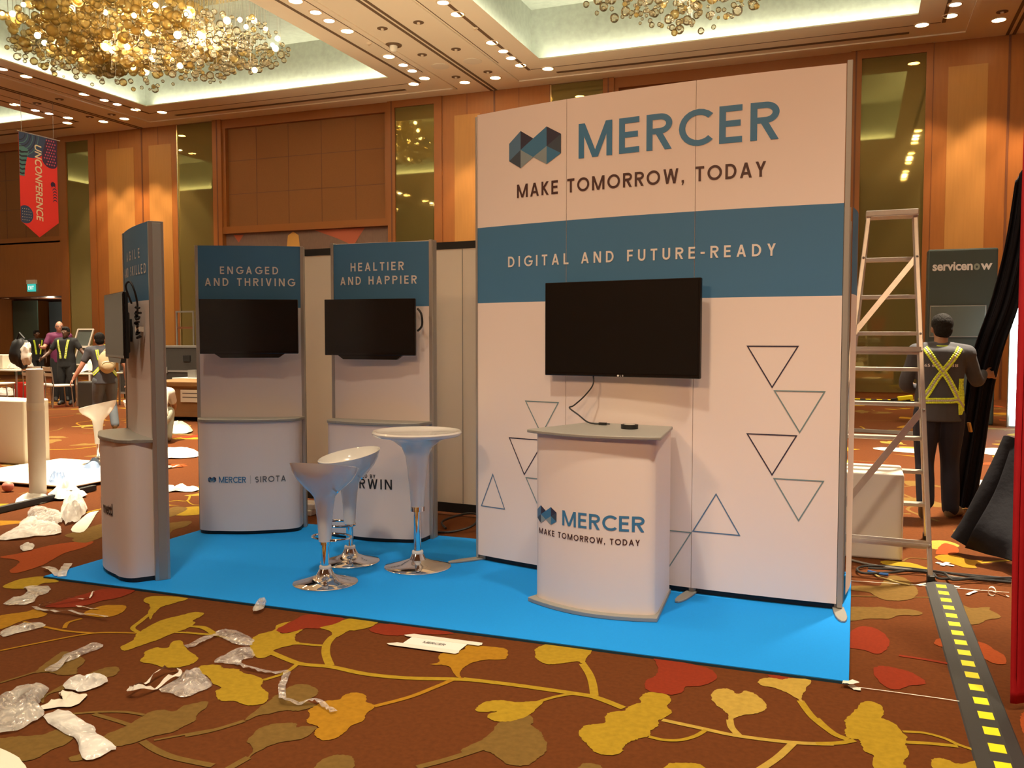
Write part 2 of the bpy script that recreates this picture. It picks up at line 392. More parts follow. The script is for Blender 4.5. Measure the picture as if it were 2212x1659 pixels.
def outline(pts, w, fn, b):
    n = len(pts); cx = sum(p[0] for p in pts)/n; cy = sum(p[1] for p in pts)/n
    # inset by w along true offset
    out = [Vector(p) for p in pts]; ins = []
    for i in range(n):
        a, p, c = out[i-1], out[i], out[(i+1) % n]
        e1 = (p-a).normalized(); e2 = (c-p).normalized(); n1 = Vector((-e1.y, e1.x)); n2 = Vector((-e2.y, e2.x))
        if n1.dot(Vector((cx, cy))-p) < 0: n1 = -n1
        if n2.dot(Vector((cx, cy))-p) < 0: n2 = -n2
        bi = (n1+n2).normalized(); ins.append(p+bi*(w/max(.2, bi.dot(n1))))
    K = 8; o2 = []; i2 = []
    for i in range(n):
        for k in range(K): o2.append(out[i].lerp(out[(i+1) % n], k/K)); i2.append(ins[i].lerp(ins[(i+1) % n], k/K))
    N = len(o2)
    b.add([fn(*p) for p in o2]+[fn(*p) for p in i2], [(i, (i+1) % N, N+(i+1) % N, N+i) for i in range(N)])
LOGO_PTS = [(0, .69), (.232, .985), (.478, .74), (.732, 1.0), (1, .755), (1, .26), (.734, .02), (.478, .25), (.232, 0), (0, .225), (.232, .485), (.734, .49), (.478, .74)]
def mercer_logo(u0, u1, z0, z1, fn, parent):
    b = MB()
    P = LOGO_PTS
    tri = [('lg_mid', [P[0], P[1], P[10], P[9]]), ('lg_dark', [P[9], P[10], P[8]]), ('lg_navy', [P[1], P[2], P[10]]),
           ('lg_blue', [P[10], P[2], P[3], (P[11][0], P[11][1]), P[7]]), ('lg_light', [P[10], P[7], P[8]]), ('lg_navy', [P[3], P[4], P[11]]),
           ('lg_dark', [P[4], P[5], P[11]]), ('lg_light', [P[11], P[6], P[7]]), ('lg_blue', [P[11], P[5], P[6]])]
    for m, q in tri:
        T = [(Vector(q[0]), Vector(q[i]), Vector(q[i+1])) for i in range(1, len(q)-1)]
        if len(q) == 5: T = [(Vector(q[0]), Vector(q[1]), Vector(q[2])), (Vector(q[0]), Vector(q[2]), Vector(q[3])), (Vector(q[0]), Vector(q[3]), Vector(q[4]))]
        for _ in range(3): T = [t for a, c, d in T for t in ((a, (a+c)/2, (a+d)/2), ((a+c)/2, c, (c+d)/2), ((a+d)/2, (c+d)/2, d), ((a+c)/2, (c+d)/2, (a+d)/2))]
        for t in T: b.use(m).add([fn(u0+p.x*(u1-u0), z0+p.y*(z1-z0)) for p in t], [(0, 1, 2)])
    return b.build('logo_mark', None, parent)
# ------------------------------------------------ measured tables (metres)
LEAVES=[('Y',[(-2.757,3.554),(-2.779,3.644),(-2.746,3.724),(-2.779,3.793),(-2.766,3.858),(-2.732,3.859),(-2.694,3.71),(-2.655,3.714),(-2.617,3.797),(-2.598,3.703),(-2.55,3.634),(-2.49,3.605),(-2.535,3.566),(-2.569,3.482),(-2.542,3.433),(-2.556,3.379),(-2.604,3.38),(-2.671,3.443)]),
('R',[(-2.733,3.729),(-2.746,3.794),(-2.745,3.878),(-2.745,3.99),(-2.696,4.021),(-2.641,4.017),(-2.525,4.024),(-2.501,3.972),(-2.528,3.843),(-2.607,3.812),(-2.635,3.756),(-2.671,3.712)]),
('Y',[(-2.55,3.846),(-2.511,3.92),(-2.502,4.001),(-2.45,4.054),(-2.325,4.04),(-2.313,3.949),(-2.358,3.874),(-2.385,3.852),(-2.386,3.762),(-2.418,3.75),(-2.453,3.804),(-2.502,3.83)]),
('R',[(-2.302,3.93),(-2.296,4.003),(-2.228,4.029),(-2.151,4.036),(-2.036,4.045),(-1.874,4.016),(-1.93,3.972),(-2.062,3.928),(-2.114,3.879),(-2.195,3.869),(-2.269,3.886)]),
('Y',[(-2.749,3.166),(-2.747,3.208),(-2.682,3.233),(-2.639,3.209),(-2.575,3.224),(-2.52,3.193),(-2.459,3.19),(-2.387,3.159),(-2.353,3.098),(-2.28,3.047),(-2.232,2.974),(-2.248,2.931),(-2.295,2.913),(-2.351,2.931),(-2.407,2.914),(-2.454,2.934),(-2.497,2.986),(-2.503,3.024),(-2.577,3.052),(-2.62,3.094),(-2.704,3.13)]),
('G',[(-2.225,3.068),(-2.239,3.126),(-2.211,3.177),(-2.148,3.177),(-2.097,3.141),(-2.074,3.096),(-2.083,3.04),(-2.022,3.019),(-2.029,2.98),(-2.066,2.938),(-2.101,2.931),(-2.153,2.876),(-2.176,2.853),(-2.199,2.79),(-2.219,2.893),(-2.227,2.976),(-2.235,3.034)]),
('O',[(-2.019,2.956),(-2.019,3.013),(-2.009,3.068),(-1.965,3.093),(-1.968,3.152),(-1.937,3.188),(-1.88,3.171),(-1.851,3.122),(-1.802,3.104),(-1.789,3.08),(-1.789,3.017),(-1.767,2.957),(-1.786,2.897),(-1.779,2.836),(-1.788,2.783),(-1.82,2.758),(-1.865,2.777),(-1.895,2.822),(-1.899,2.847),(-1.966,2.867),(-1.989,2.925)]),
('G',[(-2.088,2.679),(-2.102,2.755),(-2.075,2.805),(-2.022,2.838),(-1.99,2.838),(-1.975,2.811),(-1.955,2.832),(-1.906,2.844),(-1.896,2.809),(-1.898,2.74),(-1.947,2.697),(-1.98,2.642),(-1.99,2.575),(-1.991,2.53),(-2.008,2.591),(-2.043,2.624),(-2.076,2.647)]),
('G',[(-1.7,2.515),(-1.729,2.568),(-1.739,2.617),(-1.722,2.662),(-1.685,2.685),(-1.637,2.672),(-1.604,2.617),(-1.603,2.553)]),
('O',[(-1.793,3.588),(-1.765,3.624),(-1.8,3.699),(-1.797,3.753),(-1.727,3.813),(-1.733,3.88),(-1.654,3.896),(-1.548,3.903),(-1.507,3.839),(-1.5,3.77),(-1.574,3.735),(-1.622,3.673),(-1.63,3.597),(-1.609,3.516),(-1.578,3.483),(-1.62,3.501),(-1.678,3.578),(-1.725,3.602)]),
('Y',[(-1.4,3.92),(-1.404,3.98),(-1.366,4.045),(-1.283,4.052),(-1.158,4.051),(-1.145,3.913),(-1.125,3.83),(-1.168,3.869),(-1.201,3.845),(-1.252,3.803),(-1.302,3.784),(-1.359,3.83)]),
('R',[(-0.851,4.05),(-0.769,4.047),(-0.664,4.02),(-0.591,3.993),(-0.55,3.935),(-0.55,3.862),(-0.589,3.788),(-0.653,3.747),(-0.656,3.685),(-0.69,3.643),(-0.74,3.643),(-0.792,3.651),(-0.82,3.698),(-0.824,3.766),(-0.8,3.827),(-0.806,3.91),(-0.826,3.968)]),
('Y',[(-0.808,3.551),(-0.799,3.62),(-0.754,3.643),(-0.702,3.629),(-0.682,3.564),(-0.687,3.518),(-0.66,3.477),(-0.668,3.423),(-0.691,3.373),(-0.684,3.328),(-0.702,3.274),(-0.696,3.231),(-0.728,3.189),(-0.752,3.157),(-0.765,3.109),(-0.761,3.068),(-0.793,3.026),(-0.829,3.021),(-0.866,3.042),(-0.898,3.086),(-0.925,3.112),(-0.952,3.17),(-0.946,3.226),(-0.908,3.257),(-0.882,3.283),(-0.896,3.335),(-0.887,3.38),(-0.841,3.415),(-0.832,3.462),(-0.797,3.519)]),
('G',[(-1.267,3.134),(-1.221,3.168),(-1.176,3.235),(-1.143,3.182),(-1.139,3.152),(-1.084,3.111),(-1.062,3.067),(-1.031,3.027),(-1.019,2.962),(-1.028,2.917),(-1.039,2.86),(-1.079,2.831),(-1.126,2.839),(-1.172,2.875),(-1.213,2.894),(-1.266,2.894),(-1.295,2.855),(-1.305,2.879),(-1.272,2.971),(-1.261,3.043)]),
('Y',[(-1.402,3.233),(-1.393,3.289),(-1.336,3.333),(-1.265,3.339),(-1.211,3.372),(-1.172,3.396),(-1.175,3.312),(-1.182,3.233),(-1.221,3.168),(-1.273,3.14),(-1.318,3.155),(-1.333,3.191),(-1.314,3.223),(-1.383,3.197)]),
('L',[(-0.538,3.711),(-0.522,3.769),(-0.476,3.792),(-0.437,3.751),(-0.407,3.796),(-0.364,3.77),(-0.319,3.695),(-0.314,3.636),(-0.338,3.584),(-0.397,3.536),(-0.423,3.485),(-0.425,3.444),(-0.439,3.479),(-0.449,3.533),(-0.482,3.58),(-0.524,3.643)]),
('R',[(-0.338,4.016),(-0.282,4.024),(-0.239,4.013),(-0.271,3.974),(-0.314,3.978)]),
('L',[(-0.372,3.921),(-0.348,3.971),(-0.307,3.987),(-0.272,3.98),(-0.239,4.013),(-0.159,4.018),(-0.171,3.911),(-0.182,3.812),(-0.179,3.759),(-0.204,3.794),(-0.248,3.842),(-0.305,3.878),(-0.347,3.881)]),
('Y',[(-0.594,2.968),(-0.585,3.036),(-0.548,3.06),(-0.498,3.076),(-0.459,3.052),(-0.48,3.0)]),
('G',[(-0.872,2.873),(-0.865,2.93),(-0.838,2.943),(-0.799,2.933),(-0.804,2.887)]),
('Y',[(0.028,3.771),(0.048,3.841),(0.079,3.868),(0.119,3.848),(0.131,3.776),(0.123,3.713),(0.163,3.683),(0.187,3.617),(0.205,3.57),(0.197,3.497),(0.205,3.421),(0.182,3.348),(0.191,3.311),(0.19,3.249),(0.096,3.212),(0.081,3.33),(0.088,3.365),(0.059,3.387),(0.044,3.449),(0.037,3.481),(0.004,3.48),(-0.012,3.522),(-0.008,3.573),(-0.014,3.634),(0.003,3.693)]),
('Y',[(0.277,3.395),(0.298,3.425),(0.328,3.426),(0.361,3.406),(0.406,3.434),(0.445,3.481),(0.491,3.51),(0.479,3.361),(0.3,3.291)]),
('R',[(0.002,4.77),(0.04,4.863),(0.105,4.877),(0.154,4.807),(0.181,4.691),(0.165,4.564),(0.122,4.47),(0.063,4.505),(-0.027,4.529),(-0.06,4.66)]),
('R',[(0.101,4.262),(0.141,4.313),(0.208,4.304),(0.261,4.273),(0.307,4.192),(0.296,4.14),(0.247,4.113),(0.197,4.047),(0.15,4.052),(0.115,4.134)]),
('F',[(0.384,4.728),(0.405,4.808),(0.462,4.841),(0.528,4.845),(0.612,4.817),(0.648,4.731),(0.676,4.665),(0.668,4.552),(0.617,4.532),(0.561,4.621),(0.483,4.687),(0.424,4.68)]),
('G',[(-0.055,5.153),(0.027,5.224),(0.103,5.24),(0.152,5.272),(0.22,5.26),(0.308,5.281),(0.362,5.238),(0.336,5.179),(0.242,5.142),(0.186,5.06),(0.087,5.022),(0.027,4.967),(-0.052,4.932)]),
('G',[(0.582,5.452),(0.62,5.427),(0.711,5.476),(0.711,5.424),(0.747,5.35),(0.738,5.286),(0.667,5.222),(0.642,5.165),(0.575,5.128)]),
('G',[(-0.01,5.649),(0.147,5.71),(0.179,5.816),(0.231,5.999),(0.306,5.962),(0.345,5.849),(0.367,5.704),(0.352,5.582),(0.312,5.482),(0.24,5.427),(0.169,5.427),(0.128,5.495),(0.093,5.554),(0.005,5.564)]),
('Y',[(0.176,6.333),(0.227,6.383),(0.317,6.388),(0.373,6.372),(0.47,6.264),(0.457,6.189),(0.354,6.149),(0.284,6.174),(0.223,6.24)]),
('O',[(0.528,6.623),(0.593,6.708),(0.675,6.7),(0.732,6.624),(0.82,6.62),(0.757,6.483),(0.754,6.392),(0.683,6.382),(0.612,6.464),(0.553,6.516)]),
('F',[(0.543,6.709),(0.565,6.883),(0.624,7.08),(0.688,7.017),(0.697,6.85),(0.644,6.728),(0.585,6.717)]),
('F',[(0.63,3.91),(0.656,3.986),(0.706,4.006),(0.665,3.76),(0.618,3.766)]),
('Y',[(-3.757,3.894),(-3.756,3.976),(-3.551,4.014),(-3.547,3.915),(-3.566,3.831),(-3.517,3.719),(-3.463,3.634),(-3.546,3.708),(-3.64,3.821)]),
('Y',[(-3.288,3.257),(-3.298,3.341),(-3.356,3.427),(-3.375,3.499),(-3.396,3.591),(-3.395,3.66),(-3.365,3.742),(-3.329,3.821),(-3.27,3.822),(-3.246,3.77),(-3.239,3.703),(-3.197,3.668),(-3.18,3.591),(-3.192,3.506),(-3.193,3.412),(-3.205,3.347),(-3.216,3.27),(-3.229,3.222)]),
('Y',[(-3.128,3.247),(-3.12,3.307),(-3.067,3.328),(-3.108,3.4),(-3.078,3.433),(-3.012,3.378),(-2.943,3.333),(-2.841,3.275),(-2.811,3.207),(-2.835,3.146),(-2.901,3.121),(-2.969,3.133),(-3.055,3.139),(-3.085,3.195)]),
('G',[(-3.395,2.867),(-3.447,2.974),(-3.492,3.079),(-3.47,3.115),(-3.314,3.066),(-3.255,2.972),(-3.206,2.916),(-3.261,2.882),(-3.347,2.886)]),
('G',[(-3.155,2.911),(-3.154,2.985),(-3.13,3.04),(-3.082,3.038),(-3.036,2.981),(-3.049,2.928),(-3.094,2.875),(-3.11,2.766),(-3.127,2.693),(-3.075,2.629),(-3.132,2.669),(-3.162,2.814)]),
('G',[(-2.589,2.311),(-2.567,2.359),(-2.575,2.447),(-2.612,2.502),(-2.597,2.543),(-2.594,2.599),(-2.603,2.71),(-2.573,2.752),(-2.515,2.764),(-2.518,2.823),(-2.459,2.887),(-2.424,2.839),(-2.409,2.765),(-2.379,2.72),(-2.385,2.661),(-2.391,2.605),(-2.436,2.553),(-2.454,2.494),(-2.484,2.449),(-2.525,2.416),(-2.524,2.336),(-2.546,2.297)]),
('G',[(-2.979,2.308),(-2.953,2.335),(-2.9,2.373),(-2.832,2.417),(-2.812,2.469),(-2.715,2.444),(-2.683,2.388),(-2.697,2.333),(-2.693,2.263),(-2.732,2.233),(-2.883,2.278)]),
('O',[(-4.263,3.324),(-4.264,3.394),(-4.235,3.441),(-4.196,3.493),(-4.176,3.538),(-4.058,3.51),(-4.04,3.445),(-4.075,3.379),(-4.063,3.299),(-4.064,3.233),(-4.12,3.211)]),
('O',[(-3.871,3.582),(-3.895,3.684),(-3.866,3.753),(-3.766,3.772),(-3.7,3.685),(-3.694,3.597),(-3.754,3.563)]),
('R',[(-4.171,3.596),(-4.176,3.731),(-4.166,3.859),(-4.15,3.972),(-4.079,4.021),(-3.951,4.027),(-3.92,3.892),(-3.965,3.793),(-4.0,3.663)]),
('Y',[(-4.75,3.806),(-4.791,3.927),(-4.771,4.006),(-4.699,4.058),(-4.527,4.006),(-4.58,3.939),(-4.556,3.837),(-4.657,3.789)]),
('F',[(-5.401,4.312),(-5.373,4.44),(-5.378,4.684),(-5.281,4.852),(-5.175,4.893),(-5.095,4.73),(-5.083,4.552),(-4.953,4.265),(-4.939,4.063),(-5.027,4.08),(-5.185,4.283)]),
('G',[(-5.347,4.86),(-5.463,5.057),(-5.433,5.215),(-5.32,5.258),(-5.228,5.007),(-5.203,4.849)]),
('G',[(-5.533,4.959),(-5.574,5.16),(-5.603,5.459),(-5.428,5.447),(-5.322,5.184),(-5.357,4.957)]),
('Y',[(-5.48,6.025),(-5.478,6.167),(-5.375,6.255),(-5.197,6.135),(-5.138,5.977),(-5.242,5.876),(-5.359,5.892)]),
('G',[(-5.128,5.485),(-5.103,5.653),(-5.012,5.729),(-4.912,5.569),(-4.911,5.417),(-4.807,5.24),(-4.876,5.213)]),
('G',[(-5.466,5.85),(-5.527,6.007),(-5.574,6.178),(-5.415,6.144),(-5.299,5.871),(-5.305,5.698)]),
]
STEMS=[('Y',0.035,[(-2.576,3.459),(-2.437,3.406),(-2.336,3.38),(-2.194,3.399),(-2.011,3.381),(-1.816,3.405),(-1.583,3.478),(-1.452,3.496)]),
('Y',0.035,[(-1.579,3.485),(-1.35,3.503),(-1.088,3.508),(-0.984,3.502),(-0.847,3.439)]),
('Y',0.04,[(-2.209,3.411),(-2.305,3.525),(-2.375,3.639),(-2.407,3.733),(-2.41,3.775)]),
('Y',0.025,[(-2.514,3.606),(-2.44,3.613),(-2.376,3.628)]),
('Y',0.022,[(-2.387,3.159),(-2.356,3.23),(-2.349,3.303),(-2.36,3.371)]),
('Y',0.022,[(-3.145,3.536),(-3.065,3.544),(-2.973,3.557),(-2.779,3.524),(-2.691,3.496)]),
('Y',0.022,[(-3.199,3.618),(-3.119,3.638),(-3.035,3.601),(-2.967,3.56)]),
('O',0.026,[(-1.795,3.092),(-1.707,3.223),(-1.655,3.352),(-1.619,3.456)]),
('G',0.024,[(-2.199,2.79),(-2.258,2.676),(-2.323,2.601)]),
('G',0.03,[(-1.992,2.546),(-2.003,2.463),(-2.005,2.428)]),
('Y',0.036,[(-1.141,3.846),(-1.079,3.74),(-1.033,3.635),(-0.992,3.517)]),
('L',0.026,[(-0.68,3.386),(-0.541,3.368),(-0.388,3.35),(-0.191,3.367),(-0.051,3.407)]),
('Y',0.02,[(-0.697,3.223),(-0.639,3.216),(-0.581,3.238),(-0.534,3.293),(-0.507,3.357)]),
('G',0.03,[(-1.243,2.91),(-1.324,2.788),(-1.398,2.697)]),
('Y',0.02,[(-1.181,3.389),(-1.136,3.452),(-1.085,3.5)]),
('L',0.028,[(-0.433,3.481),(-0.418,3.415),(-0.382,3.352)]),
('Y',0.03,[(-0.187,3.774),(-0.131,3.623),(-0.053,3.502)]),
('L',0.03,[(-0.19,3.36),(-0.233,3.225),(-0.289,3.098)]),
('Y',0.03,[(-0.119,3.619),(-0.087,3.555),(-0.047,3.496),(-0.0,3.467)]),
('Y',0.026,[(-0.11,3.389),(-0.082,3.4),(-0.027,3.427),(0.023,3.47)]),
('Y',0.018,[(0.193,3.614),(0.268,3.63),(0.335,3.608),(0.38,3.568),(0.455,3.529)]),
('Y',0.024,[(0.198,3.52),(0.285,3.542),(0.375,3.554)]),
('R',0.025,[(0.215,4.487),(0.329,4.475),(0.449,4.45)]),
('G',0.014,[(0.318,6.407),(0.365,6.521),(0.489,6.53)]),
('G',0.014,[(-0.002,5.431),(0.257,5.517),(0.4,5.558),(0.502,5.612)]),
('G',0.014,[(-0.003,5.646),(0.072,5.681),(0.147,5.704)]),
('Y',0.025,[(-3.536,3.712),(-3.487,3.59),(-3.442,3.49),(-3.348,3.445)]),
('O',0.018,[(-3.785,3.007),(-3.704,3.154),(-3.569,3.36),(-3.367,3.438)]),
('Y',0.02,[(-3.183,3.623),(-3.105,3.62),(-2.996,3.566)]),
('Y',0.018,[(-3.193,3.521),(-3.091,3.545),(-2.99,3.559)]),
('O',0.02,[(-4.061,3.367),(-3.867,3.342),(-3.713,3.336),(-3.569,3.36)]),
('O',0.022,[(-3.769,3.363),(-3.828,3.441),(-3.813,3.515)]),
('G',0.016,[(-3.431,2.721),(-3.411,2.8),(-3.395,2.867)]),
('G',0.018,[(-2.885,2.591),(-2.799,2.644),(-2.697,2.684),(-2.604,2.69)]),
('G',0.022,[(-2.799,2.625),(-2.663,2.61),(-2.594,2.599)]),
('G',0.03,[(-2.44,2.508),(-2.341,2.471),(-2.233,2.449),(-2.069,2.45)]),
('G',0.014,[(-2.405,2.53),(-2.331,2.611),(-2.262,2.682)]),
('Y',0.02,[(-5.836,6.273),(-5.773,6.4),(-5.673,6.439),(-5.849,6.692),(-5.759,6.705)]),
('Y',0.014,[(-5.673,6.439),(-5.493,6.307),(-5.366,6.336)]),
]
FILMS={'wrap_a':[(-4.599,3.82),(-4.566,3.886),(-4.47,3.892),(-4.378,3.797),(-4.37,3.717),(-4.294,3.626),(-4.318,3.559),(-4.425,3.548),(-4.458,3.663),(-4.507,3.769)],
'wrap_b':[(-4.024,3.2),(-4.035,3.276),(-3.997,3.325),(-3.943,3.379),(-3.891,3.349),(-3.887,3.301),(-3.919,3.225),(-3.939,3.148)],
'wrap_c':[(-3.374,2.9),(-3.397,2.994),(-3.445,3.069),(-3.438,3.141),(-3.45,3.253),(-3.361,3.214),(-3.363,3.128),(-3.35,3.038),(-3.36,2.982),(-3.31,2.905)],
'wrap_d':[(-3.14,2.788),(-3.16,2.873),(-3.114,2.915),(-3.036,2.921),(-2.989,2.869),(-3.008,2.783),(-3.058,2.759)],
'heap':[(-3.253,2.559),(-3.279,2.634),(-3.306,2.712),(-3.237,2.75),(-3.163,2.734),(-3.108,2.658),(-3.057,2.594),(-2.972,2.548),(-2.947,2.49),(-2.943,2.401),(-3.011,2.365)],
'card':[(-3.024,2.557),(-3.029,2.626),(-3.001,2.667),(-3.095,2.723),(-3.039,2.731),(-2.959,2.747),(-2.924,2.646),(-2.975,2.616)],
'wrap_e':[(-2.963,2.532),(-2.938,2.61),(-2.82,2.568),(-2.707,2.537),(-2.64,2.491),(-2.507,2.44),(-2.475,2.403),(-2.504,2.313),(-2.574,2.349),(-2.675,2.425),(-2.784,2.453)],
'wrap_f':[(-2.727,2.903),(-2.73,3.004),(-2.753,3.091),(-2.728,3.15),(-2.581,3.039),(-2.544,3.007),(-2.573,2.886),(-2.655,2.886)],
'wrap_g':[(-2.98,3.566),(-2.992,3.622),(-2.897,3.632),(-2.76,3.574),(-2.716,3.507),(-2.773,3.475),(-2.865,3.508)],
'wrap_h':[(-2.725,3.248),(-2.748,3.353),(-2.735,3.448),(-2.68,3.459),(-2.592,3.365),(-2.623,3.325),(-2.596,3.261),(-2.643,3.261)],
'leafbit':[(-3.016,3.91),(-3.071,3.994),(-3.106,4.089),(-3.085,4.111),(-3.026,4.038),(-2.99,3.959),(-2.995,3.918)],
'corner':[(-2.657,2.98),(-2.744,3.097),(-2.738,3.152),(-2.67,3.109),(-2.585,3.057),(-2.547,3.007),(-2.562,2.922),(-2.574,2.887)],
'small':[(-5.541,4.589),(-5.545,4.664),(-5.476,4.646),(-5.363,4.534),(-5.38,4.485),(-5.436,4.506)],
'film_heap':[(-5.868,4.658),(-6.053,4.975),(-6.265,5.204),(-6.276,5.323),(-6.054,5.205),(-5.907,5.223),(-5.718,5.104),(-5.601,4.968),(-5.683,4.866),(-5.735,4.743)],
'film_mid':[(-6.308,5.31),(-6.684,5.653),(-6.536,5.663),(-6.233,5.553),(-5.956,5.323),(-5.891,5.19),(-6.054,5.205)],
'film_ball':[(-6.303,5.616),(-6.547,5.898),(-6.581,6.036),(-6.356,5.923),(-6.093,5.697),(-5.871,5.438),(-5.821,5.295),(-5.867,5.261)],
'board':[(-5.651,5.13),(-6.001,5.6),(-6.047,5.778),(-5.95,5.663),(-5.493,5.103)],
'papers':[(-7.063,6.167),(-7.171,6.351),(-7.294,6.576),(-7.057,6.453),(-6.78,6.31),(-6.681,6.239),(-6.72,6.034),(-6.82,5.995)],
'papers2':[(-7.135,5.873),(-7.269,6.088),(-7.228,6.181),(-6.978,6.092),(-6.789,5.905),(-6.823,5.792),(-6.921,5.734)],
'blue_paper':[(-7.564,6.596),(-7.857,6.902),(-7.953,7.074),(-7.786,6.998),(-7.449,6.729),(-7.312,6.569),(-7.403,6.534)],
'white_paper':[(-7.449,6.729),(-7.763,7.077),(-7.774,7.215),(-7.536,7.095),(-7.218,6.819),(-7.168,6.65),(-7.24,6.597)],
'blue_bits':[(-8.137,7.528),(-8.324,7.813),(-8.405,8.005),(-8.223,7.903),(-7.874,7.551),(-7.918,7.457)],
'paper_right':[(-8.166,8.745),(-8.554,9.321),(-8.457,9.469),(-8.239,9.443),(-7.803,9.084),(-7.599,8.81),(-7.759,8.616),(-7.937,8.547)],
'paper_bits':[(-6.254,6.764),(-6.406,6.969),(-6.235,6.889),(-6.228,6.989),(-5.988,6.961),(-5.925,6.833),(-6.1,6.765),(-6.149,6.689)],
'sheet_a':[(0.25,12.731),(0.296,12.933),(0.564,12.974),(0.837,12.883),(0.804,12.479),(0.608,12.503),(0.37,12.599)],
'sheet_b':[(1.566,13.24),(1.69,13.41),(1.874,13.359),(1.79,12.75),(1.638,12.622),(1.537,12.791)],
'bag_green':[(-10.109,10.963),(-10.644,11.759),(-10.721,12.065),(-10.453,11.916),(-9.771,11.24),(-9.591,10.95),(-9.731,10.826),(-9.864,10.775)],
'corner_board':[(-2.947,2.273),(-2.88,2.276),(-2.748,2.243),(-2.628,2.175),(-2.577,2.1),(-2.678,2.061)],
}
RIBS={'strip_a':(0.03,[(-4.196,3.549),(-4.087,3.535),(-3.883,3.542),(-3.662,3.539)]),
'strip_b':(0.012,[(-4.202,3.585),(-4.125,3.672),(-4.069,3.781),(-4.064,3.807),(-4.119,3.885)]),
'strip_c':(0.012,[(-4.0,3.644),(-3.928,3.649),(-3.852,3.663)]),
'loop':(0.014,[(-2.802,2.806),(-2.824,2.921),(-2.839,3.053),(-2.79,3.096),(-2.747,3.033),(-2.743,2.903),(-2.759,2.81),(-2.795,2.804)]),
'film_tail':(0.05,[(-2.99,3.36),(-2.973,3.397),(-2.975,3.459),(-2.971,3.514),(-2.961,3.558)]),
'film_long':(0.03,[(-2.648,3.278),(-2.562,3.247),(-2.478,3.235),(-2.389,3.235),(-2.33,3.249),(-2.295,3.186),(-2.26,3.118),(-2.197,3.033),(-2.146,2.976),(-2.075,2.998),(-2.021,3.027),(-1.967,3.004),(-1.907,2.971)]),
'tape_v1':(0.05,[(-4.835,4.179),(-4.731,4.144),(-4.577,4.057)]),
'tape_v2':(0.05,[(-4.777,4.306),(-4.675,4.19),(-4.544,4.046)]),
'tapeX1':(0.03,[(0.521,6.436),(0.568,6.41),(0.623,6.388)]),
'tapeX2':(0.03,[(0.549,6.366),(0.57,6.411),(0.597,6.466)]),
'strip_r':(0.02,[(0.627,5.688),(0.652,5.733),(0.687,5.793)]),
'strip_r2':(0.012,[(0.687,5.793),(0.766,5.815),(0.845,5.73)]),
'tp1':(0.025,[(0.376,5.805),(0.404,5.847),(0.434,5.874)]),
'tp2':(0.025,[(0.566,5.863),(0.604,5.847)]),
'mt1':(0.04,[(-0.027,3.999),(0.006,3.999),(0.028,4.02)]),
'mt2':(0.03,[(0.006,4.012),(0.028,3.981),(0.046,3.978)]),
'string':(0.004,[(0.028,4.001),(0.216,4.001),(0.457,3.993)]),
'string2':(0.004,[(-0.004,5.761),(0.298,5.799),(0.862,5.831)]),
'mid_strip':(0.05,[(-7.263,7.788),(-7.258,7.995),(-7.209,8.128)]),
'papstrip':(0.03,[(-7.675,8.201),(-7.73,8.355),(-7.853,8.58)]),
}
CABS={'c1':[(-0.023,6.294),(0.076,6.22),(0.173,6.174),(0.315,6.151),(0.468,6.125),(0.612,6.048),(0.758,6.04),(0.901,6.033)],
'c2':[(0.035,5.974),(0.039,6.062),(0.1,6.138),(0.236,6.174),(0.393,6.164),(0.545,6.138),(0.695,6.129),(0.915,6.126)],
'c3':[(0.035,5.974),(0.074,5.922),(0.215,5.993),(0.391,6.129),(0.492,6.134),(0.617,6.099),(0.762,6.067),(0.908,6.082)],
'c4':[(0.099,6.05),(0.28,6.069),(0.457,6.07),(0.499,5.94),(0.606,5.981),(0.755,6.007),(0.898,6.007)],
'c5':[(0.459,6.104),(0.54,6.069),(0.571,5.921),(0.681,5.994),(0.911,6.099)],
'c6':[(-0.024,6.351),(0.043,6.252),(0.076,6.183)],
'cy':[(0.126,6.009),(0.151,5.918),(0.211,5.86),(0.269,5.804),(0.327,5.78)],
'cb':[(0.098,5.998),(0.152,5.962),(0.214,5.952)],
}
BRIGHT=[(-11.012, 16.727), (-11.021, 17.265), (-11.02, 20.715), (-11.035, 21.243), (-8.205, 17.204), (-8.206, 20.611), (-8.228, 21.184), (-20.963, 17.25), (-20.884, 20.547), (-20.891, 21.049), (-23.804, 20.684), (-23.741, 21.136), (1.807, 21.192)]
SOFT=[(-11.043, 16.034), (-11.014, 18.003), (-11.031, 19.981), (-11.046, 21.98), (-11.576, 22.366), (-8.214, 17.942), (-8.225, 19.942), (-8.209, 21.844), (-7.654, 22.378), (-9.241, 22.632), (-10.191, 22.734), (-20.96, 17.96), (-20.926, 19.858), (-20.866, 21.761), (-20.333, 22.3), (-22.068, 22.52), (-23.811, 19.976), (-23.648, 21.772), (-24.238, 22.283), (-22.99, 22.558), (1.777, 21.913), (1.238, 22.313), (2.802, 22.583)]
DARK=[(-10.187, 18.159), (-9.243, 18.109), (-10.204, 20.183), (-9.241, 20.097), (-9.233, 22.094), (-10.215, 22.209), (-22.049, 21.977), (-22.951, 21.978), (-22.08, 20.029), (-23.094, 20.139), (2.799, 22.071)]
SPK=[(-10.199, 21.201), (-9.244, 21.113)]
MISC=[(-10.512, 19.273)]
SPR=[(-11.002, 18.957), (-8.205, 18.893)]
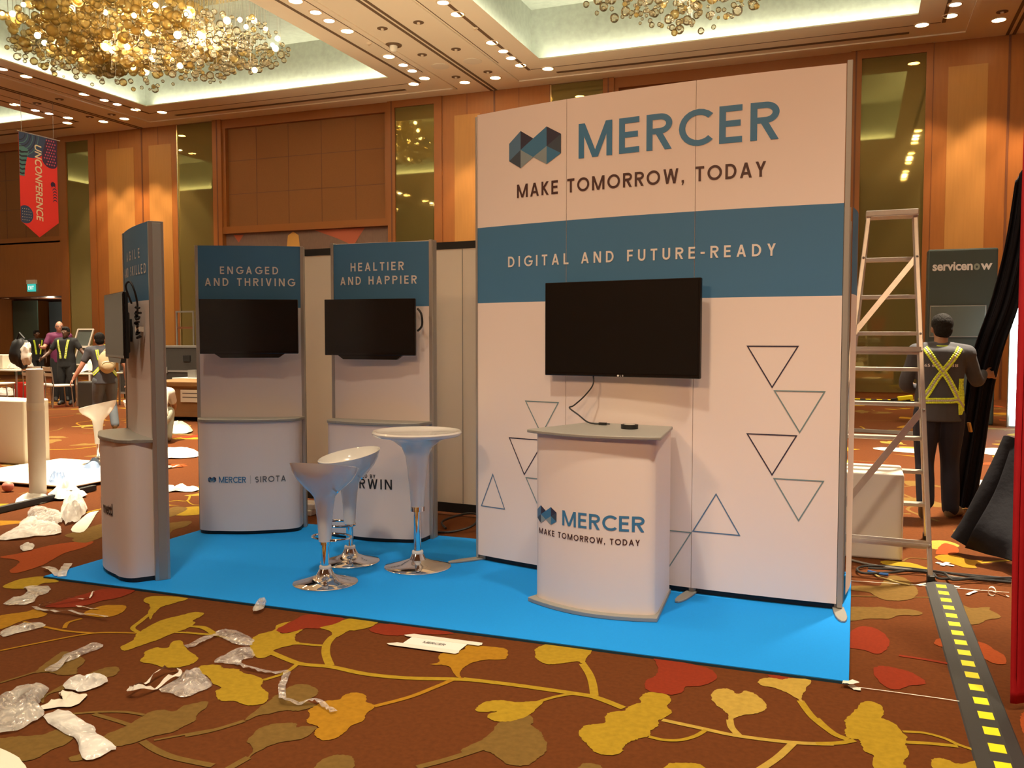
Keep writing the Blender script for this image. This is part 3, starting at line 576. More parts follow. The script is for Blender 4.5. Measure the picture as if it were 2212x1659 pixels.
# ============================================================ the hall
random.seed(7)
X0, X1, YF, YW, ZC = -34.0, 12.0, -10.0, 23.8, 8.5
def build_floor():
    b = MB(); b.use('carpet').box(X0-.3, X1+.3, YF-.3, 28, -.1, 0)
    zc = [0.0003]
    def face(pts, m):
        b.use(m).add([(x, y, zc[0]) for x, y in pts], [tuple(range(len(pts)))]); zc[0] += 1.5e-6
    def norm(pts):
        # make it wind upwards
        a = sum(pts[i-1][0]*pts[i][1]-pts[i][0]*pts[i-1][1] for i in range(len(pts)))
        return pts if a > 0 else pts[::-1]
    def stem(pts, w, m):
        P = smooth_line(pts, 5); L, Rr = ribbon2d(P, w); n = len(P)
        b.use(m).add([(x, y, zc[0]) for x, y in L]+[(x, y, zc[0]) for x, y in Rr], [(i+1, i, n+i, n+i+1) for i in range(n-1)]); zc[0] += 1.5e-6
    # scattered repeats over the rest of the hall, made of the same leaf outlines
    shapes = []
    for c, pts in LEAVES:
        cx = sum(p[0] for p in pts)/len(pts); cy = sum(p[1] for p in pts)/len(pts)
        q = [(x-cx, y-cy) for x, y in pts]; ext = max(math.hypot(*p) for p in q)
        if len(pts) >= 9 and .12 < ext < .45: shapes.append((c, q))
    cells = []
    y = 5.0
    while y < 23.4:
        x = X0+.5
        while x < 8:
            cells.append((x+random.uniform(-.35, .35), y+random.uniform(-.35, .35))); x += .98
        y += .86
    pts_ = []
    for x, y in cells:
        if -5.2 < x < .9 and y < 6.6: continue
        if x < -4.6 and y < 5.6 and x > -5.6: continue
        pts_.append((x, y))
    for x, y in pts_:
        c, q = random.choice(shapes); a = random.uniform(0, 6.283); s = random.uniform(.95, 1.45)
        col = random.choices('YLOGRF', [26, 16, 14, 24, 8, 12])[0]
        ca, sa = cos(a)*s, sin(a)*s; fl = random.choice((1, -1))
        P = [(x+ca*u*fl-sa*v, y+sa*u*fl+ca*v) for u, v in q]
        face(norm(smooth_poly(P, 2)), 'leaf'+col)
        if random.random() < .6:
            t = random.uniform(0, 6.283); l = random.uniform(.5, 1.0)
            stem([(x, y), (x+cos(t)*l*.5, y+sin(t)*l*.5), (x+cos(t+.5)*l, y+sin(t+.5)*l)], .03, 'leaf'+col)
    for c, w, pts in STEMS: stem(pts, w, 'leaf'+c)
    for c, pts in LEAVES: face(norm([(x+random.uniform(-.0035, .0035), y+random.uniform(-.0035, .0035)) for x, y in smooth_poly(pts, 6)]), 'leaf'+c)
    struct(b.build('floor'))
build_floor()
# ------------------------------------------------ ceiling with coffers
def build_ceiling():
    b = MB().use('ceiling')
    xs = sorted({X0, X1} | {max(X0, v) for c in COFFERS for v in c[:2]}); ys = sorted({YF, YW+.3} | {v for c in COFFERS for v in c[2:]})
    for i in range(len(xs)-1):
        for j in range(len(ys)-1):
            cx, cy = (xs[i]+xs[i+1])/2, (ys[j]+ys[j+1])/2
            if any(c[0] < cx < c[1] and c[2] < cy < c[3] for c in COFFERS): continue
            b.box(xs[i], xs[i+1], ys[j], ys[j+1], ZC, ZC+.004)
    struct(b.build('ceiling'))
    for k, (a0, a1, c0, c1) in enumerate(COFFERS):
        b = MB().use('coffer'); o = .38; zt = 9.9
        z0 = ZC+.003
        for (p, q) in [((a0-o, c0-o), (a1+o, c0-o)), ((a1+o, c0-o), (a1+o, c1+o)), ((a1+o, c1+o), (a0-o, c1+o)), ((a0-o, c1+o), (a0-o, c0-o))]:
            b.add([(*p, z0), (*q, z0), (*q, zt), (*p, zt)], [(3, 2, 1, 0)])
        b.add([(a0-o, c0-o, zt), (a1+o, c0-o, zt), (a1+o, c1+o, zt), (a0-o, c1+o, zt)], [(3, 2, 1, 0)])
        # upstand lip round the opening
        b.use('cove_lip')
        k_ = .05; lo = [(a0, c0), (a1, c0), (a1, c1), (a0, c1)]; hi = [(a0-k_, c0-k_), (a1+k_, c0-k_), (a1+k_, c1+k_), (a0-k_, c1+k_)]
        for i in range(4):
            j = (i+1) % 4
            b.add([(*lo[i], ZC), (*lo[j], ZC), (*hi[j], ZC+.045), (*hi[i], ZC+.045), (*hi[j], ZC+.005), (*hi[i], ZC+.005)], [(0, 1, 2, 3), (3, 2, 4, 5)])
        tag(b.build('trim_%d' % (k+1)), 'recessed silver ceiling coffer with hidden cove lights'); struct(COL.objects['trim_%d' % (k+1)])
    # shadow gaps, air slots, tray beads and the two partition tracks
    b = MB().use('ceiling_dark')
    for J in (-22.6, -9.75, 3.2):
        for d in (-.07, .07): b.box(J+d-.035, J+d+.035, YF+.1, YW-.01, ZC-.012, ZC+.002)
    for a0, a1, c0, c1 in COFFERS[:3]:
        b.box(a1+.52, a1+.60, 2, c1+.75, ZC-.008, ZC+.002); b.box(a0-.60, a0-.52, 2, c1+.75, ZC-.008, ZC+.002)
        b.box(a0-.5, a1+.5, c1+.70, c1+.73, ZC-.006, ZC+.002)
        b.box(a1+1.08, a1+1.10, 2, c1-.1, ZC-.006, ZC+.002); b.box(a0-1.10, a0-1.08, 2, c1-.1, ZC-.006, ZC+.002)
        b.box(a0+.05, a1-.12, 22.74, 22.88, ZC-.006, ZC+.002)
    struct(b.build('trim_9'))
    b = MB().use('ceiling')
    for J0, J1 in ((-22.6, -9.75), (-9.75, 3.2)):
        x0, x1 = J0+.95, J1-.95
        b.box(x0-.05, x0+.05, 2, 23.2, ZC-.03, ZC+.002); b.box(x1-.05, x1+.05, 2, 23.2, ZC-.03, ZC+.002); b.box(x0-.05, x1+.05, 23.15, 23.25, ZC-.03, ZC+.002)
    struct(b.build('trim_10'))
build_ceiling()
# ------------------------------------------------ walls
b = MB().use('wood')
for x0, x1 in [(X0, -31.0), (-24.68, -21.1), (-11.4, -8.05), (1.58, X1)]: b.box(x0, x1, YW, YW+.3, 0, ZC)
b.box(-31.0, -26.35, YW, YW+.3, 2.95, 4.9)
for x0, x1 in [(-26.35, -24.68), (-21.1, -19.3), (-13.2, -11.4), (-8.05, -6.25), (-.25, 1.58)]: b.box(x0, x1, YW+.06, YW+.3, 0, ZC)
for x0, x1 in [(-19.3, -13.2), (-6.25, -.25)]: b.box(x0, x1, YW+.22, YW+.3, 0, ZC)
b.box(-31, -26.35, YW+.22, YW+.3, 4.9, ZC)
b.use('wood_dark')
for J in (-22.6, -9.75, 3.2): b.box(J-.025, J+.025, YW-.012, YW, 0, ZC)
for x in (-24.66, -21.13, -11.38, -8.08, 1.60, -23.6, -21.9, -10.6, -9.0): b.box(x-.006, x+.006, YW-.004, YW, 0, ZC)
b.use('veneer')
for x0, x1 in [(-24.15, -22.95), (-22.3, -21.35), (-11.0, -10.2), (-9.4, -8.55), (1.92, 2.76), (3.55, 4.5)]: b.box(x0, x1, YW-.008, YW, .3, 7.9)
struct(b.build('wall_back'))
b = MB().use('fabric_brown')
for x0, x1 in [(-31, -26.35), (-19.3, -13.2), (-6.25, -.25)]: b.box(x0, x1, YW+.18, YW+.22, 5.0, 8.25)
b.use('wood_dark')
for x0, x1 in [(-31, -26.35), (-19.3, -13.2), (-6.25, -.25)]:
    for k in range(1, 5): b.box(x0+(x1-x0)*k/5-.008, x0+(x1-x0)*k/5+.008, YW+.174, YW+.18, 5.05, 8.2)
    for k in (1, 2): b.box(x0, x1, YW+.174, YW+.18, 5.05+1.07*k-.008, 5.05+1.07*k+.008)
struct(b.build('trim_11'))
b = MB().use('wood_trim')
for x0, x1 in [(-31, -26.35), (-19.3, -13.2), (-6.25, -.25)]:
    b.box(x0, x1, YW+.03, YW+.2, 8.22, ZC); b.box(x0, x1, YW+.0, YW+.2, 4.84, 5.06)
    b.box(x0, x0+.12, YW+.04, YW+.2, 5.06, 8.22); b.box(x1-.12, x1, YW+.04, YW+.2, 5.06, 8.22)
for x0, x1 in [(-26.35, -26.0), (-24.95, -24.68), (-19.65, -19.3), (-13.2, -12.95), (-11.65, -11.4), (-6.55, -6.25), (-.25, 0), (1.44, 1.58)]:
    b.box(x0, x1, YW-.03, YW+.06, 0, ZC)
for x0, x1 in [(-26.0, -24.95), (-12.95, -11.65), (0, 1.44)]: b.box(x0, x1, YW-.03, YW+.06, 8.3, ZC)
b.use('wood_dark')
for x in (-19.47, -13.06, -6.4, -.13): b.box(x-.02, x+.02, YW-.036, YW-.03, 0, ZC)
struct(b.build('trim_12'))
b = MB().use('brass')
for x in (-21.1, -8.05): b.box(x-.02, x+.02, YW-.01, YW+.05, 0, ZC-.02)
struct(b.build('trim_13'))
b = MB().use('frieze')
for x0, x1 in [(-19.3, -13.2), (-6.25, -.25)]: b.box(x0, x1, YW+.16, YW+.22, 3.2, 4.84)
b.use('frieze_red')
b.add([(-15.9, YW+.15, 4.83), (-14.1, YW+.15, 4.83), (-14.5, YW+.15, 4.3), (-15.1, YW+.15, 4.55)], [(0, 1, 2, 3)])
b.add([(-19.0, YW+.15, 4.8), (-18.6, YW+.15, 4.8), (-18.8, YW+.15, 4.55)], [(0, 1, 2)])
b.use('frieze_gold').add([(-17.0, YW+.15, 3.9), (-16.4, YW+.15, 3.9), (-16.5, YW+.15, 4.7), (-16.7, YW+.15, 4.82), (-16.9, YW+.15, 4.7)], [(0, 1, 2, 3, 4)])
struct(b.build('trim_14'))
for n, q in (('wall_left', (X0-.3, X0, YF, 27)), ('wall_right', (X1, X1+.3, YF, YW+.3)), ('wall_front', (X0, X1, YF-.3, YF))):
    struct(MB().use('wall_cream' if n == 'wall_left' else 'wood').box(*q, 0, ZC).build(n))
for x0, x1, lab in [(-26.0, -24.95, 'narrow bronze wall mirror right of the hanging red banner'), (-21.08, -19.65, 'tall bronze wall mirror left of the large brown wall panel'),
                    (-12.95, -11.65, 'tall bronze wall mirror reflecting chandelier sparkles'), (-8.03, -6.55, 'bronze wall mirror peeping over the curved display wall'),
                    (0, 1.44, 'tall bronze wall mirror behind the stepladder')]:
    o = MB().use('mirror').box(x0, x1, YW+.02, YW+.05, .12, 8.3 if lab[0] == 'n' or x0 in (-12.95, 0) else ZC-.02).build('wall_mirror')
    tag(o, lab, 'mirror', 'mirror panels on the back wall')
# entrance alcove at the far left of the back wall
b = MB().use('wood')
b.box(-26.35, -26.2, YW+.3, 27.5, 0, 2.95); b.box(-31.2, -31, YW, 27.5, 0, 2.95); b.box(-31.2, -26.2, 27.5, 27.7, 0, 2.95)
struct(b.build('wall_back_alcove'))
b = MB().use('wood_dark').box(-31, -26.35, YW+.3, 27.5, 2.95, 3.0); struct(b.build('ceiling_alcove'))
o = thing('door', 'brown timber door standing in the lobby below the exit sign', 'door', (-27.6, 26.2, 0))
MB().use('crate').box(-1.0, 1.0, 0, .06, 0, 2.9).build('door_leaf', None, o)
MB().use('brass').box(-.98, -.94, -.012, 0, .2, 2.7).build('edge_strip', None, o)
struct(o); o.name = 'door_1'
tag(MB().use('blue_grey').box(-30.4, -28.75, 26.8, 26.86, 0, 2.9).build('partition_screen'), 'blue grey screen standing in the far left lobby', 'screen')
tag(MB().use('teal_glass').box(-30.95, -29.65, 25.6, 25.64, 0, 2.9).build('glass_panel'), 'dark green glass panel at the far left lobby edge', 'glass panel')
tag(MB().use('blue_bin').box(-29.4, -28.7, 25.9, 26.5, 0, 1.25).build('storage_bin', bevel=.03), 'dark blue bin in front of the blue grey lobby screen', 'bin')
for x, y, lab in [(-30.1, 24.6, 'small glowing lobby ceiling lamp at the photo edge'), (-28.6, 24.6, 'small glowing lobby ceiling lamp below the exit sign'), (-27.4, 24.6, 'small glowing lobby ceiling lamp above the timber door')]:
    o = thing('lobby_lamp', lab, 'ceiling lamp', (x, y, 2.95), 0, 'lobby ceiling lamps')
    MB().use('lamp_trim').lathe([(.13, 0), (.13, -.015), (.10, -.015)], 16).build('trim_ring', None, o)
    MB().use('lamp_soft').lathe([(0, -.012), (.10, -.012)], 16).build('lens', None, o)
lamp('POINT', 'lobby_light', (-28.5, 25.2, 2.7), 25, WARM, .1)
# exit sign
o = thing('exit_sign', 'small green lit exit sign on the far left back wall', 'exit sign', (-27.75, YW-.05, 3.12))
MB().use('tape_white').box(-.22, .22, -.03, .05, .27, .42).build('housing', None, o)
MB().use('exit_green').box(-.19, .19, -.02, .02, 0, .27).build('panel', None, o)
lettering('exit_lettering', 'EXIT', -.13, .13, .07, .20, lambda u, z: (u, -.024, z), 'sign_white', o, 1.0, .02)
# ------------------------------------------------ ceiling fittings
def fitting(kind, x, y, label, group):
    if kind == 'bright':
        o = thing('accent_downlight', label, 'downlight', (x, y, ZC), 0, group)
        MB().use('lamp_trim').lathe([(.155, 0), (.155, -.02), (.12, -.025), (.12, -.003)], 20).build('trim_ring', None, o, smooth=True)
        MB().use('lamp_bright').lathe([(0, -.045), (.06, -.035), (.11, -.006)], 20).build('lamp_face', None, o, smooth=True)
    elif kind == 'soft':
        o = thing('downlight', label, 'downlight', (x, y, ZC), 0, group)
        MB().use('lamp_trim').lathe([(.17, 0), (.17, -.015), (.14, -.02), (.14, -.003)], 20).build('trim_ring', None, o, smooth=True)
        MB().use('lamp_soft').lathe([(0, -.006), (.14, -.006)], 20).build('lens', None, o)
    elif kind == 'dark':
        o = thing('ceiling_eyelet', label, 'ceiling fitting', (x, y, ZC), 0, group)
        MB().use('ceiling_dark').lathe([(.12, 0), (.12, -.012), (.04, -.012)], 16).build('ring', None, o)
        MB().use('lamp_trim').lathe([(.04, -.001), (.035, -.04), (0, -.045)], 10).build('nozzle', None, o)
    elif kind == 'speaker':
        o = thing('ceiling_speaker', label, 'speaker', (x, y, ZC), 0, group)
        MB().use('fabric_white').lathe([(.24, 0), (.24, -.01), (.21, -.014), (0, -.014)], 24).build('grille', None, o)
    elif kind == 'spr':
        o = thing('sprinkler', label, 'sprinkler', (x, y, ZC), 0, group)
        MB().use('lamp_trim').lathe([(.07, 0), (.06, -.02), (.02, -.03), (.02, -.06), (.04, -.065), (0, -.07)], 12).build('head', None, o)
    return o
def rowlab(x, y, kind):
    near = {True: 'front', False: 'back'}
    if x > -7 : side = 'above the red curtain side, right of the right hand coffer'
    elif x > -9.75: side = 'beside the left edge of the right hand coffer'
    elif x > -16: side = 'beside the right edge of the large chandelier coffer'
    elif x > -22.6: side = 'beside the left edge of the large chandelier coffer'
    else: side = 'left of the far left ceiling track'
    return side
for x, y in BRIGHT: fitting('bright', x, y, 'glaring white accent downlight '+rowlab(x, y, 0), 'accent lamps '+rowlab(x, y, 0))
for x, y in SOFT: fitting('soft', x, y, 'round warm downlight '+rowlab(x, y, 0), 'round lamps '+rowlab(x, y, 0))
for x, y in DARK: fitting('dark', x, y, 'small dark ceiling eyelet '+rowlab(x, y, 0), 'eyelets '+rowlab(x, y, 0))
fitting('speaker', *SPK[0], 'round ceiling speaker left of the central ceiling track', None); fitting('speaker', *SPK[1], 'round ceiling speaker right of the central ceiling track', None)
fitting('spr', *SPR[0], 'tiny sprinkler head among the lamps beside the chandelier coffer', None); fitting('spr', *SPR[1], 'tiny sprinkler head among the lamps beside the right hand coffer', None)
o = thing('ceiling_sensor', 'dark round ceiling sensor with white cap near the central track', 'sensor', (MISC[0][0], MISC[0][1], ZC))
MB().use('ceiling_dark').lathe([(.2, 0), (.2, -.02), (.1, -.03)], 18).build('ring', None, o)
MB().use('tape_white').lathe([(.1, -.02), (.09, -.12), (.05, -.16), (0, -.17)], 16).build('cap', None, o, smooth=True)
# lamps of the nearer ceiling rows, seen only as glints in the wall mirrors
b = MB().use('lamp_bright')
for x in (-23.78, -20.92, -11.02, -8.21, 1.8):
    for y in (4.7, 5.2, 8.7, 9.2, 12.7, 13.2): b.lathe([(0, 0), (.11, 0)], 14, (x, y, ZC-.006))
b.use('lamp_soft')
for x in (-23.78, -20.92, -11.02, -8.21, 1.8):
    for y in (4, 6, 8, 10, 12, 14): b.lathe([(0, 0), (.14, 0)], 14, (x, y, ZC-.006))
struct(b.build('trim_15'))
# ------------------------------------------------ chandeliers
def chandelier(label, cx, cy, seed, core, fringe, n_core, n_fr, n_bulb):
    rnd = random.Random(seed)
    root = thing('chandelier', label, 'chandelier', (cx, cy, 9.88))
    MB().use('brass').box(-1.6, 1.6, -1.3, 1.3, -.04, .0).build('ceiling_plate', None, root)
    balls = []
    def inside(e):
        while True:
            p = [rnd.uniform(-1, 1) for _ in range(3)]
            if sum(v*v for v in p) < 1: break
        return Vector((e[0]+p[0]*e[3], e[1]+p[1]*e[4], e[2]+p[2]*e[5]))
    for i in range(n_core): balls.append((inside(core), rnd.choice((.05, .07, .08, .09, .10, .12, .14)), 'glass_amber'))
    for i in range(n_fr):
        e = fringe[i % len(fringe)]; balls.append((inside(e), rnd.choice((.035, .045, .05, .06, .07, .10)), 'glass_clear' if rnd.random() < .85 else 'glass_amber'))
    C = Vector((0-cx, 0-cy, 1.5-9.88))
    balls.sort(key=lambda q: -q[1]/((q[0]-C).length))
    for i, (p, r, m) in enumerate(balls[:100]):
        MB().use(m).ell((0, 0, 0), r, 14, 9).build('glass_ball', None, root, loc=p, smooth=True)
    b = MB()
    for p, r, m in balls[100:]: b.use(m).ell(p, r, 8, 6)
    tag(b.build('glass_balls', None, root, smooth=True), kind='stuff')
    for i in range(n_bulb):
        e = core if rnd.random() < .8 else fringe[0]
        p = inside(e); MB().use('bulb').ell((0, 0, 0), rnd.uniform(.05, .085), 10, 7).build('bulb', None, root, loc=p, smooth=True)
    b = MB().use('silver_matt')
    for p, r, m in balls[::4]: b.beam((p.x, p.y, p.z+r*.9), (p.x, p.y, -.04), .006, .006)
    tag(b.build('wires', None, root), kind='stuff')
chandelier('huge chandelier of amber and clear glass balls in left coffer', -16.1, 17.3, 3,
           (-.9, 0, -.98, 2.9, 2.4, .66), [(2.3, .2, -1.45, 1.2, 1.5, .55), (-.6, .8, -1.35, 3.2, 2.0, .62), (1.2, .6, -1.5, 2.0, 1.4, .5), (-2.4, .1, -1.2, 1.8, 1.5, .5)], 900, 760, 64)
chandelier('glass ball chandelier partly cut off above the curved display wall', -3.25, 17.3, 5,
           (0, 0, -1.0, 2.2, 1.9, .55), [(.3, .5, -1.75, 1.5, 1.3, .6), (-.4, .3, -1.5, 1.8, 1.6, .6)], 220, 340, 22)
# ------------------------------------------------ hanging banner
o = thing('hanging_banner', 'red pointed banner reading UNCONFERENCE hanging far left', 'banner', (-22.6, 19.05, 4.43))
def bf(u, z, d=0.006): return (d, u, z)
Wd, Hh = 1.31, 2.98
b = MB().use('ban_red')
out = [(0, .42), (.62, 0), (Wd, .50), (Wd, Hh), (0, Hh)]
b.add([(0, u, z) for u, z in out]+[(-.006, u, z) for u, z in out], [(0, 1, 2, 3, 4), (9, 8, 7, 6, 5)]+[(i, (i+1) % 5, 5+(i+1) % 5, 5+i) for i in range(5)])
b.build('cloth', None, o)
MB().use('silver').tube([(0, -.05, Hh), (0, Wd+.12, Hh)], .015).build('rail', None, o)
b = MB().use('silver').beam((0, .1, Hh), (0, .1, ZC-4.43), .008, .008).beam((0, 1.2, Hh), (0, 1.2, ZC-4.43), .008, .008); b.build('hanging_wire', None, o)
def disc(b, cu, cz, r, m, d, a0=0, a1=2*pi, clip=None, n=36):
    pts = [(cu+r*cos(a0+(a1-a0)*k/n), cz+r*sin(a0+(a1-a0)*k/n)) for k in range(n+1)]
    pts = [(min(max(u, 0.001), Wd-.001), min(z, Hh-.001)) for u, z in pts]
    b.use(m).add([bf(u, z, d) for u, z in pts]+[bf(min(max(cu, .001), Wd-.001), min(cz, Hh-.001), d)], [(k, k+1, n+1) for k in range(n)])
b = MB()
disc(b, .35, 3.0, .72, 'ban_navy', .004)
for k in range(6):
    r = .66-.09*k; b.use('ban_black' if k % 2 else 'ban_teal')
    P = [(.0+r*cos(t), 2.95+r*1.0*sin(t)) for t in [-pi/2+pi/2*q/14 for q in range(15)]]
    L, R_ = ribbon2d(P, .022); cl = lambda q: bf(min(max(q[0], .002), Wd), min(q[1], Hh-.002), .006)
    b.add([cl(p) for p in L]+[cl(p) for p in R_], [(i, i+1, 15+i+1, 15+i) for i in range(14)])
b.use('ban_teal').add([bf(u, z, .005) for u, z in [(0, 1.72), (.16, 1.72), (.19, 2.0), (.27, 2.3), (.33, 2.45), (.3, 2.52), (0, 2.62)]], [tuple(range(7))])
for k in range(6):
    z = 1.78+k*.125; L, R_ = ribbon2d([(.0, z+.03), (.08, z), (.16+.025*k, z+.03)], .045)
    b.use('ban_black').add([bf(*p, .007) for p in L]+[bf(*p, .007) for p in R_], [(0, 1, 4, 3), (1, 2, 5, 4)])
b.use('ban_purple').add([bf(u, z, .005) for u, z in smooth_poly([(.80, 2.25), (.95, 2.12), (1.15, 2.10), (1.30, 2.2), (1.305, 2.6), (1.305, 2.97), (.98, 2.97), (.86, 2.7), (.78, 2.45)], 3)], [tuple(range(27))])
for i in range(6):
    for k in range(9):
        u = .86+.085*i+(.04 if k % 2 else 0); z = 2.2+k*.088
        if u < 1.27 and z < 2.95 and (u > .92 or z < 2.5 and z > 2.3): disc(b, u, z, .024, 'ban_pink', .007, n=10)
disc(b, .16, .62, .26, 'ban_navy', .004)
for i in range(5):
    for k in range(5):
        u, z = .06+.07*i, .46+.08*k
        if (u-.16)**2+(z-.62)**2 < .05: disc(b, u, z, .012, 'ban_cream', .006, n=8)
for k in range(7):
    z = 1.62-k*.085; u = 1.08+.025*k
    disc(b, min(u+.06, 1.2), z, .075 if k else .085, 'ban_purple', .004+.0004*k, n=20)
    if k: disc(b, min(u+.06, 1.2), z-.03, .07, 'ban_red', .0042+.0004*k, n=20)
b.build('printed_shapes', None, o)
vs, fs = text_geo('UNCONFERENCE', 1.02, .018, .18)
bb = MB().use('ban_cream').add([bf(.52+(y)*.24, 2.70-x*2.22, .009) for x, y in vs], fs)
bb.build('banner_lettering', None, o)
# ============================================================ exhibition stand
MATZ = .014
b = MB().use('mat_edge').box(-4.68, 0.0, 4.03, 5.94, 0, MATZ-.003); b.use('mat_blue').box(-4.678, -.002, 4.034, 5.938, MATZ-.003, MATZ)
tag(b.build('booth_carpet'), 'bright blue carpet mat laid under the exhibition stand', 'carpet mat')
# ---- slim display stands with a bulging counter
def bulge(w, d, n=40, r=.16, base=0.0):
    """plan outline of the counter front: from left post round the front to the right post, -y is the front"""
    pts = [(0.025, 0), (.03, -d*.45)]
    for k in range(9):
        t = k/8*pi/2; pts.append((.03+r*(1-cos(t))*1.0, -d*.45-(d*.42)*sin(t)))
    m = 10
    for k in range(1, m): u = .03+r+(w-.06-2*r)*k/m; pts.append((u, -d*.87-d*.13*sin(pi*k/m)))
    for k in range(9):
        t = pi/2*(1-k/8); pts.append((w-.03-r*(1-cos(t)), -d*.45-(d*.42)*sin(t)))
    pts += [(w-.03, -d*.45), (w-.025, 0)]
    return pts
def stand(label, A, deg, w=.81, H=2.19):
    o = thing('display_stand', label, 'display stand', (A[0], A[1], MATZ), RD(deg))
    H -= MATZ
    for x in (0, w-.024):
        b = MB().use('silver').box(x, x+.024, -.012, .075, 0, H)
        b.use('silver_matt').box(x+(.0 if x else -.0)-.002 if x == 0 else x+.022, (x+.002) if x == 0 else x+.026, .01, .06, .0, H-.01)
        b.build('post', None, o, bevel=.003)
    # upper graphic, gently convex
    n = 14
    def pf(u, z, d=0.0): return (u, -.004-.022*sin(pi*(u/w))-d, z-MATZ)
    b = MB()
    us = [.02+(w-.04)*k/n for k in range(n+1)]
    for z0, z1, m in ((.86, 1.72, 'white_print'), (1.72, 2.19, 'blue_print')):
        b.use(m).add([pf(u, z0) for u in us]+[pf(u, z1) for u in us], [(k, k+1, n+2+k, n+1+k) for k in range(n)])
    b.use('white_print').box(.022, w-.022, .03, .045, .1, H-.002)
    b.use('silver').add([pf(u, 2.19) for u in us]+[(u, .045, 2.19-MATZ) for u in us], [(k, k+1, n+2+k, n+1+k) for k in range(n)])
    gp = b.build('graphic_panel', None, o)
    P = bulge(w, .235)
    b = MB().use('white_print')
    k = len(P)
    b.add([(x, y, .028) for x, y in P]+[(x, y, .845) for x, y in P], [(i, i+1, k+i+1, k+i) for i in range(k-1)])
    cfr = b.build('counter_front', None, o, smooth=True)
    Q = [(x*1.0, y*.95) for x, y in P]
    b = MB().use('black').prism([(x, y+.004) for x, y in Q], 0, .03); b.build('plinth', None, o)
    Q = [(w/2+(x-w/2)*1.012, y*1.045) for x, y in P]; Q[0] = (.0, 0); Q[-1] = (w, 0)
    MB().use('silver_matt').prism(Q, .845, .868).build('shelf', None, o, bevel=.005, seg=3)
    def cf(u, z):
        for i in range(k-1):
            if P[i][0] <= u <= P[i+1][0] and P[i][1] < -.01:
                t = (u-P[i][0])/max(1e-6, P[i+1][0]-P[i][0]); return (u, P[i][1]+(P[i+1][1]-P[i][1])*t-.0025, z-MATZ)
        return (u, -.24, z)
    return gp, cfr, (lambda u, z: pf(u, z, .002)), cf
gp, cfr, pf, cf = stand('white display stand headed ENGAGED AND THRIVING', (-4.701, 5.469), 27.0)
lettering('heading_lettering', 'ENGAGED', .188, .622, 1.975, 2.032, pf, 'ink_white', gp, 1.25, .01)
lettering('heading_lettering', 'AND THRIVING', .073, .742, 1.885, 1.944, pf, 'ink_white', gp, 1.25, .01)
mercer_logo(.113, .175, .408, .452, cf, cfr)
lettering('counter_lettering', 'MERCER', .195, .398, .408, .453, cf, 'ink_blue', cfr, 1.05)
MB().use('ink_grey').add([cf(.430, .40), cf(.432, .40), cf(.432, .462), cf(.430, .462)], [(0, 1, 2, 3)]).build('divider_line', None, cfr)
lettering('counter_lettering', 'SIROTA', .465, .685, .408, .453, cf, 'ink_grey', cfr, 1.3)
gp, cfr, pf, cf = stand('white display stand headed HEALTIER AND HAPPIER', (-3.707, 5.801), 1.8, w=.835, H=2.2)
lettering('heading_lettering', 'HEALTIER', .175, .615, 1.985, 2.047, pf, 'ink_white', gp, 1.25, .01)
lettering('heading_lettering', 'AND HAPPIER', .083, .715, 1.885, 1.945, pf, 'ink_white', gp, 1.25, .01)
lettering('counter_lettering', 'DARWIN', .20, .606, .400, .472, cf, 'ink_black', cfr, .95, 0)
lettering('counter_lettering', 'POWERED BY', .24, .482, .478, .505, cf, 'ink_black', cfr, 1.0, .01)
gp, cfr, pf, cf = stand('white display stand headed AGILE AND SKILLED seen almost side on', (-4.605, 4.67), -35.0)
lettering('heading_lettering', 'AGILE', .20, .60, 1.985, 2.045, pf, 'ink_white', gp, 1.25, .01)
lettering('heading_lettering', 'AND SKILLED', .07, .73, 1.885, 1.945, pf, 'ink_white', gp, 1.25, .01)
lettering('counter_lettering', 'MERCER', .10, .36, .42, .46, cf, 'ink_grey', cfr, 1.05)
lettering('counter_lettering', 'mettl', .44, .60, .40, .475, cf, 'ink_black', cfr, .95, .02)
o = thing('blue_topped_stand', 'narrow edge of a blue topped white panel behind the big display wall', 'display panel', (-.03, 5.22, MATZ))
n = 12; us = [.66*k/n for k in range(n+1)]
b = MB()
for z0, z1, m in ((.05, 1.72, 'white_print'), (1.72, 2.19, 'blue_print')):
    b.use(m).add([(.028*sin(pi*u/.66), u, z0) for u in us]+[(.028*sin(pi*u/.66), u, z1) for u in us], [(k, k+1, n+2+k, n+1+k) for k in range(n)])
b.build('graphic_panel', None, o)
MB().use('silver_matt').box(-.07, -.01, 0, .02, 0, 2.19).box(-.07, -.01, .64, .66, 0, 2.19).box(-.05, -.03, .02, .64, 0, .06).build('frame', None, o)
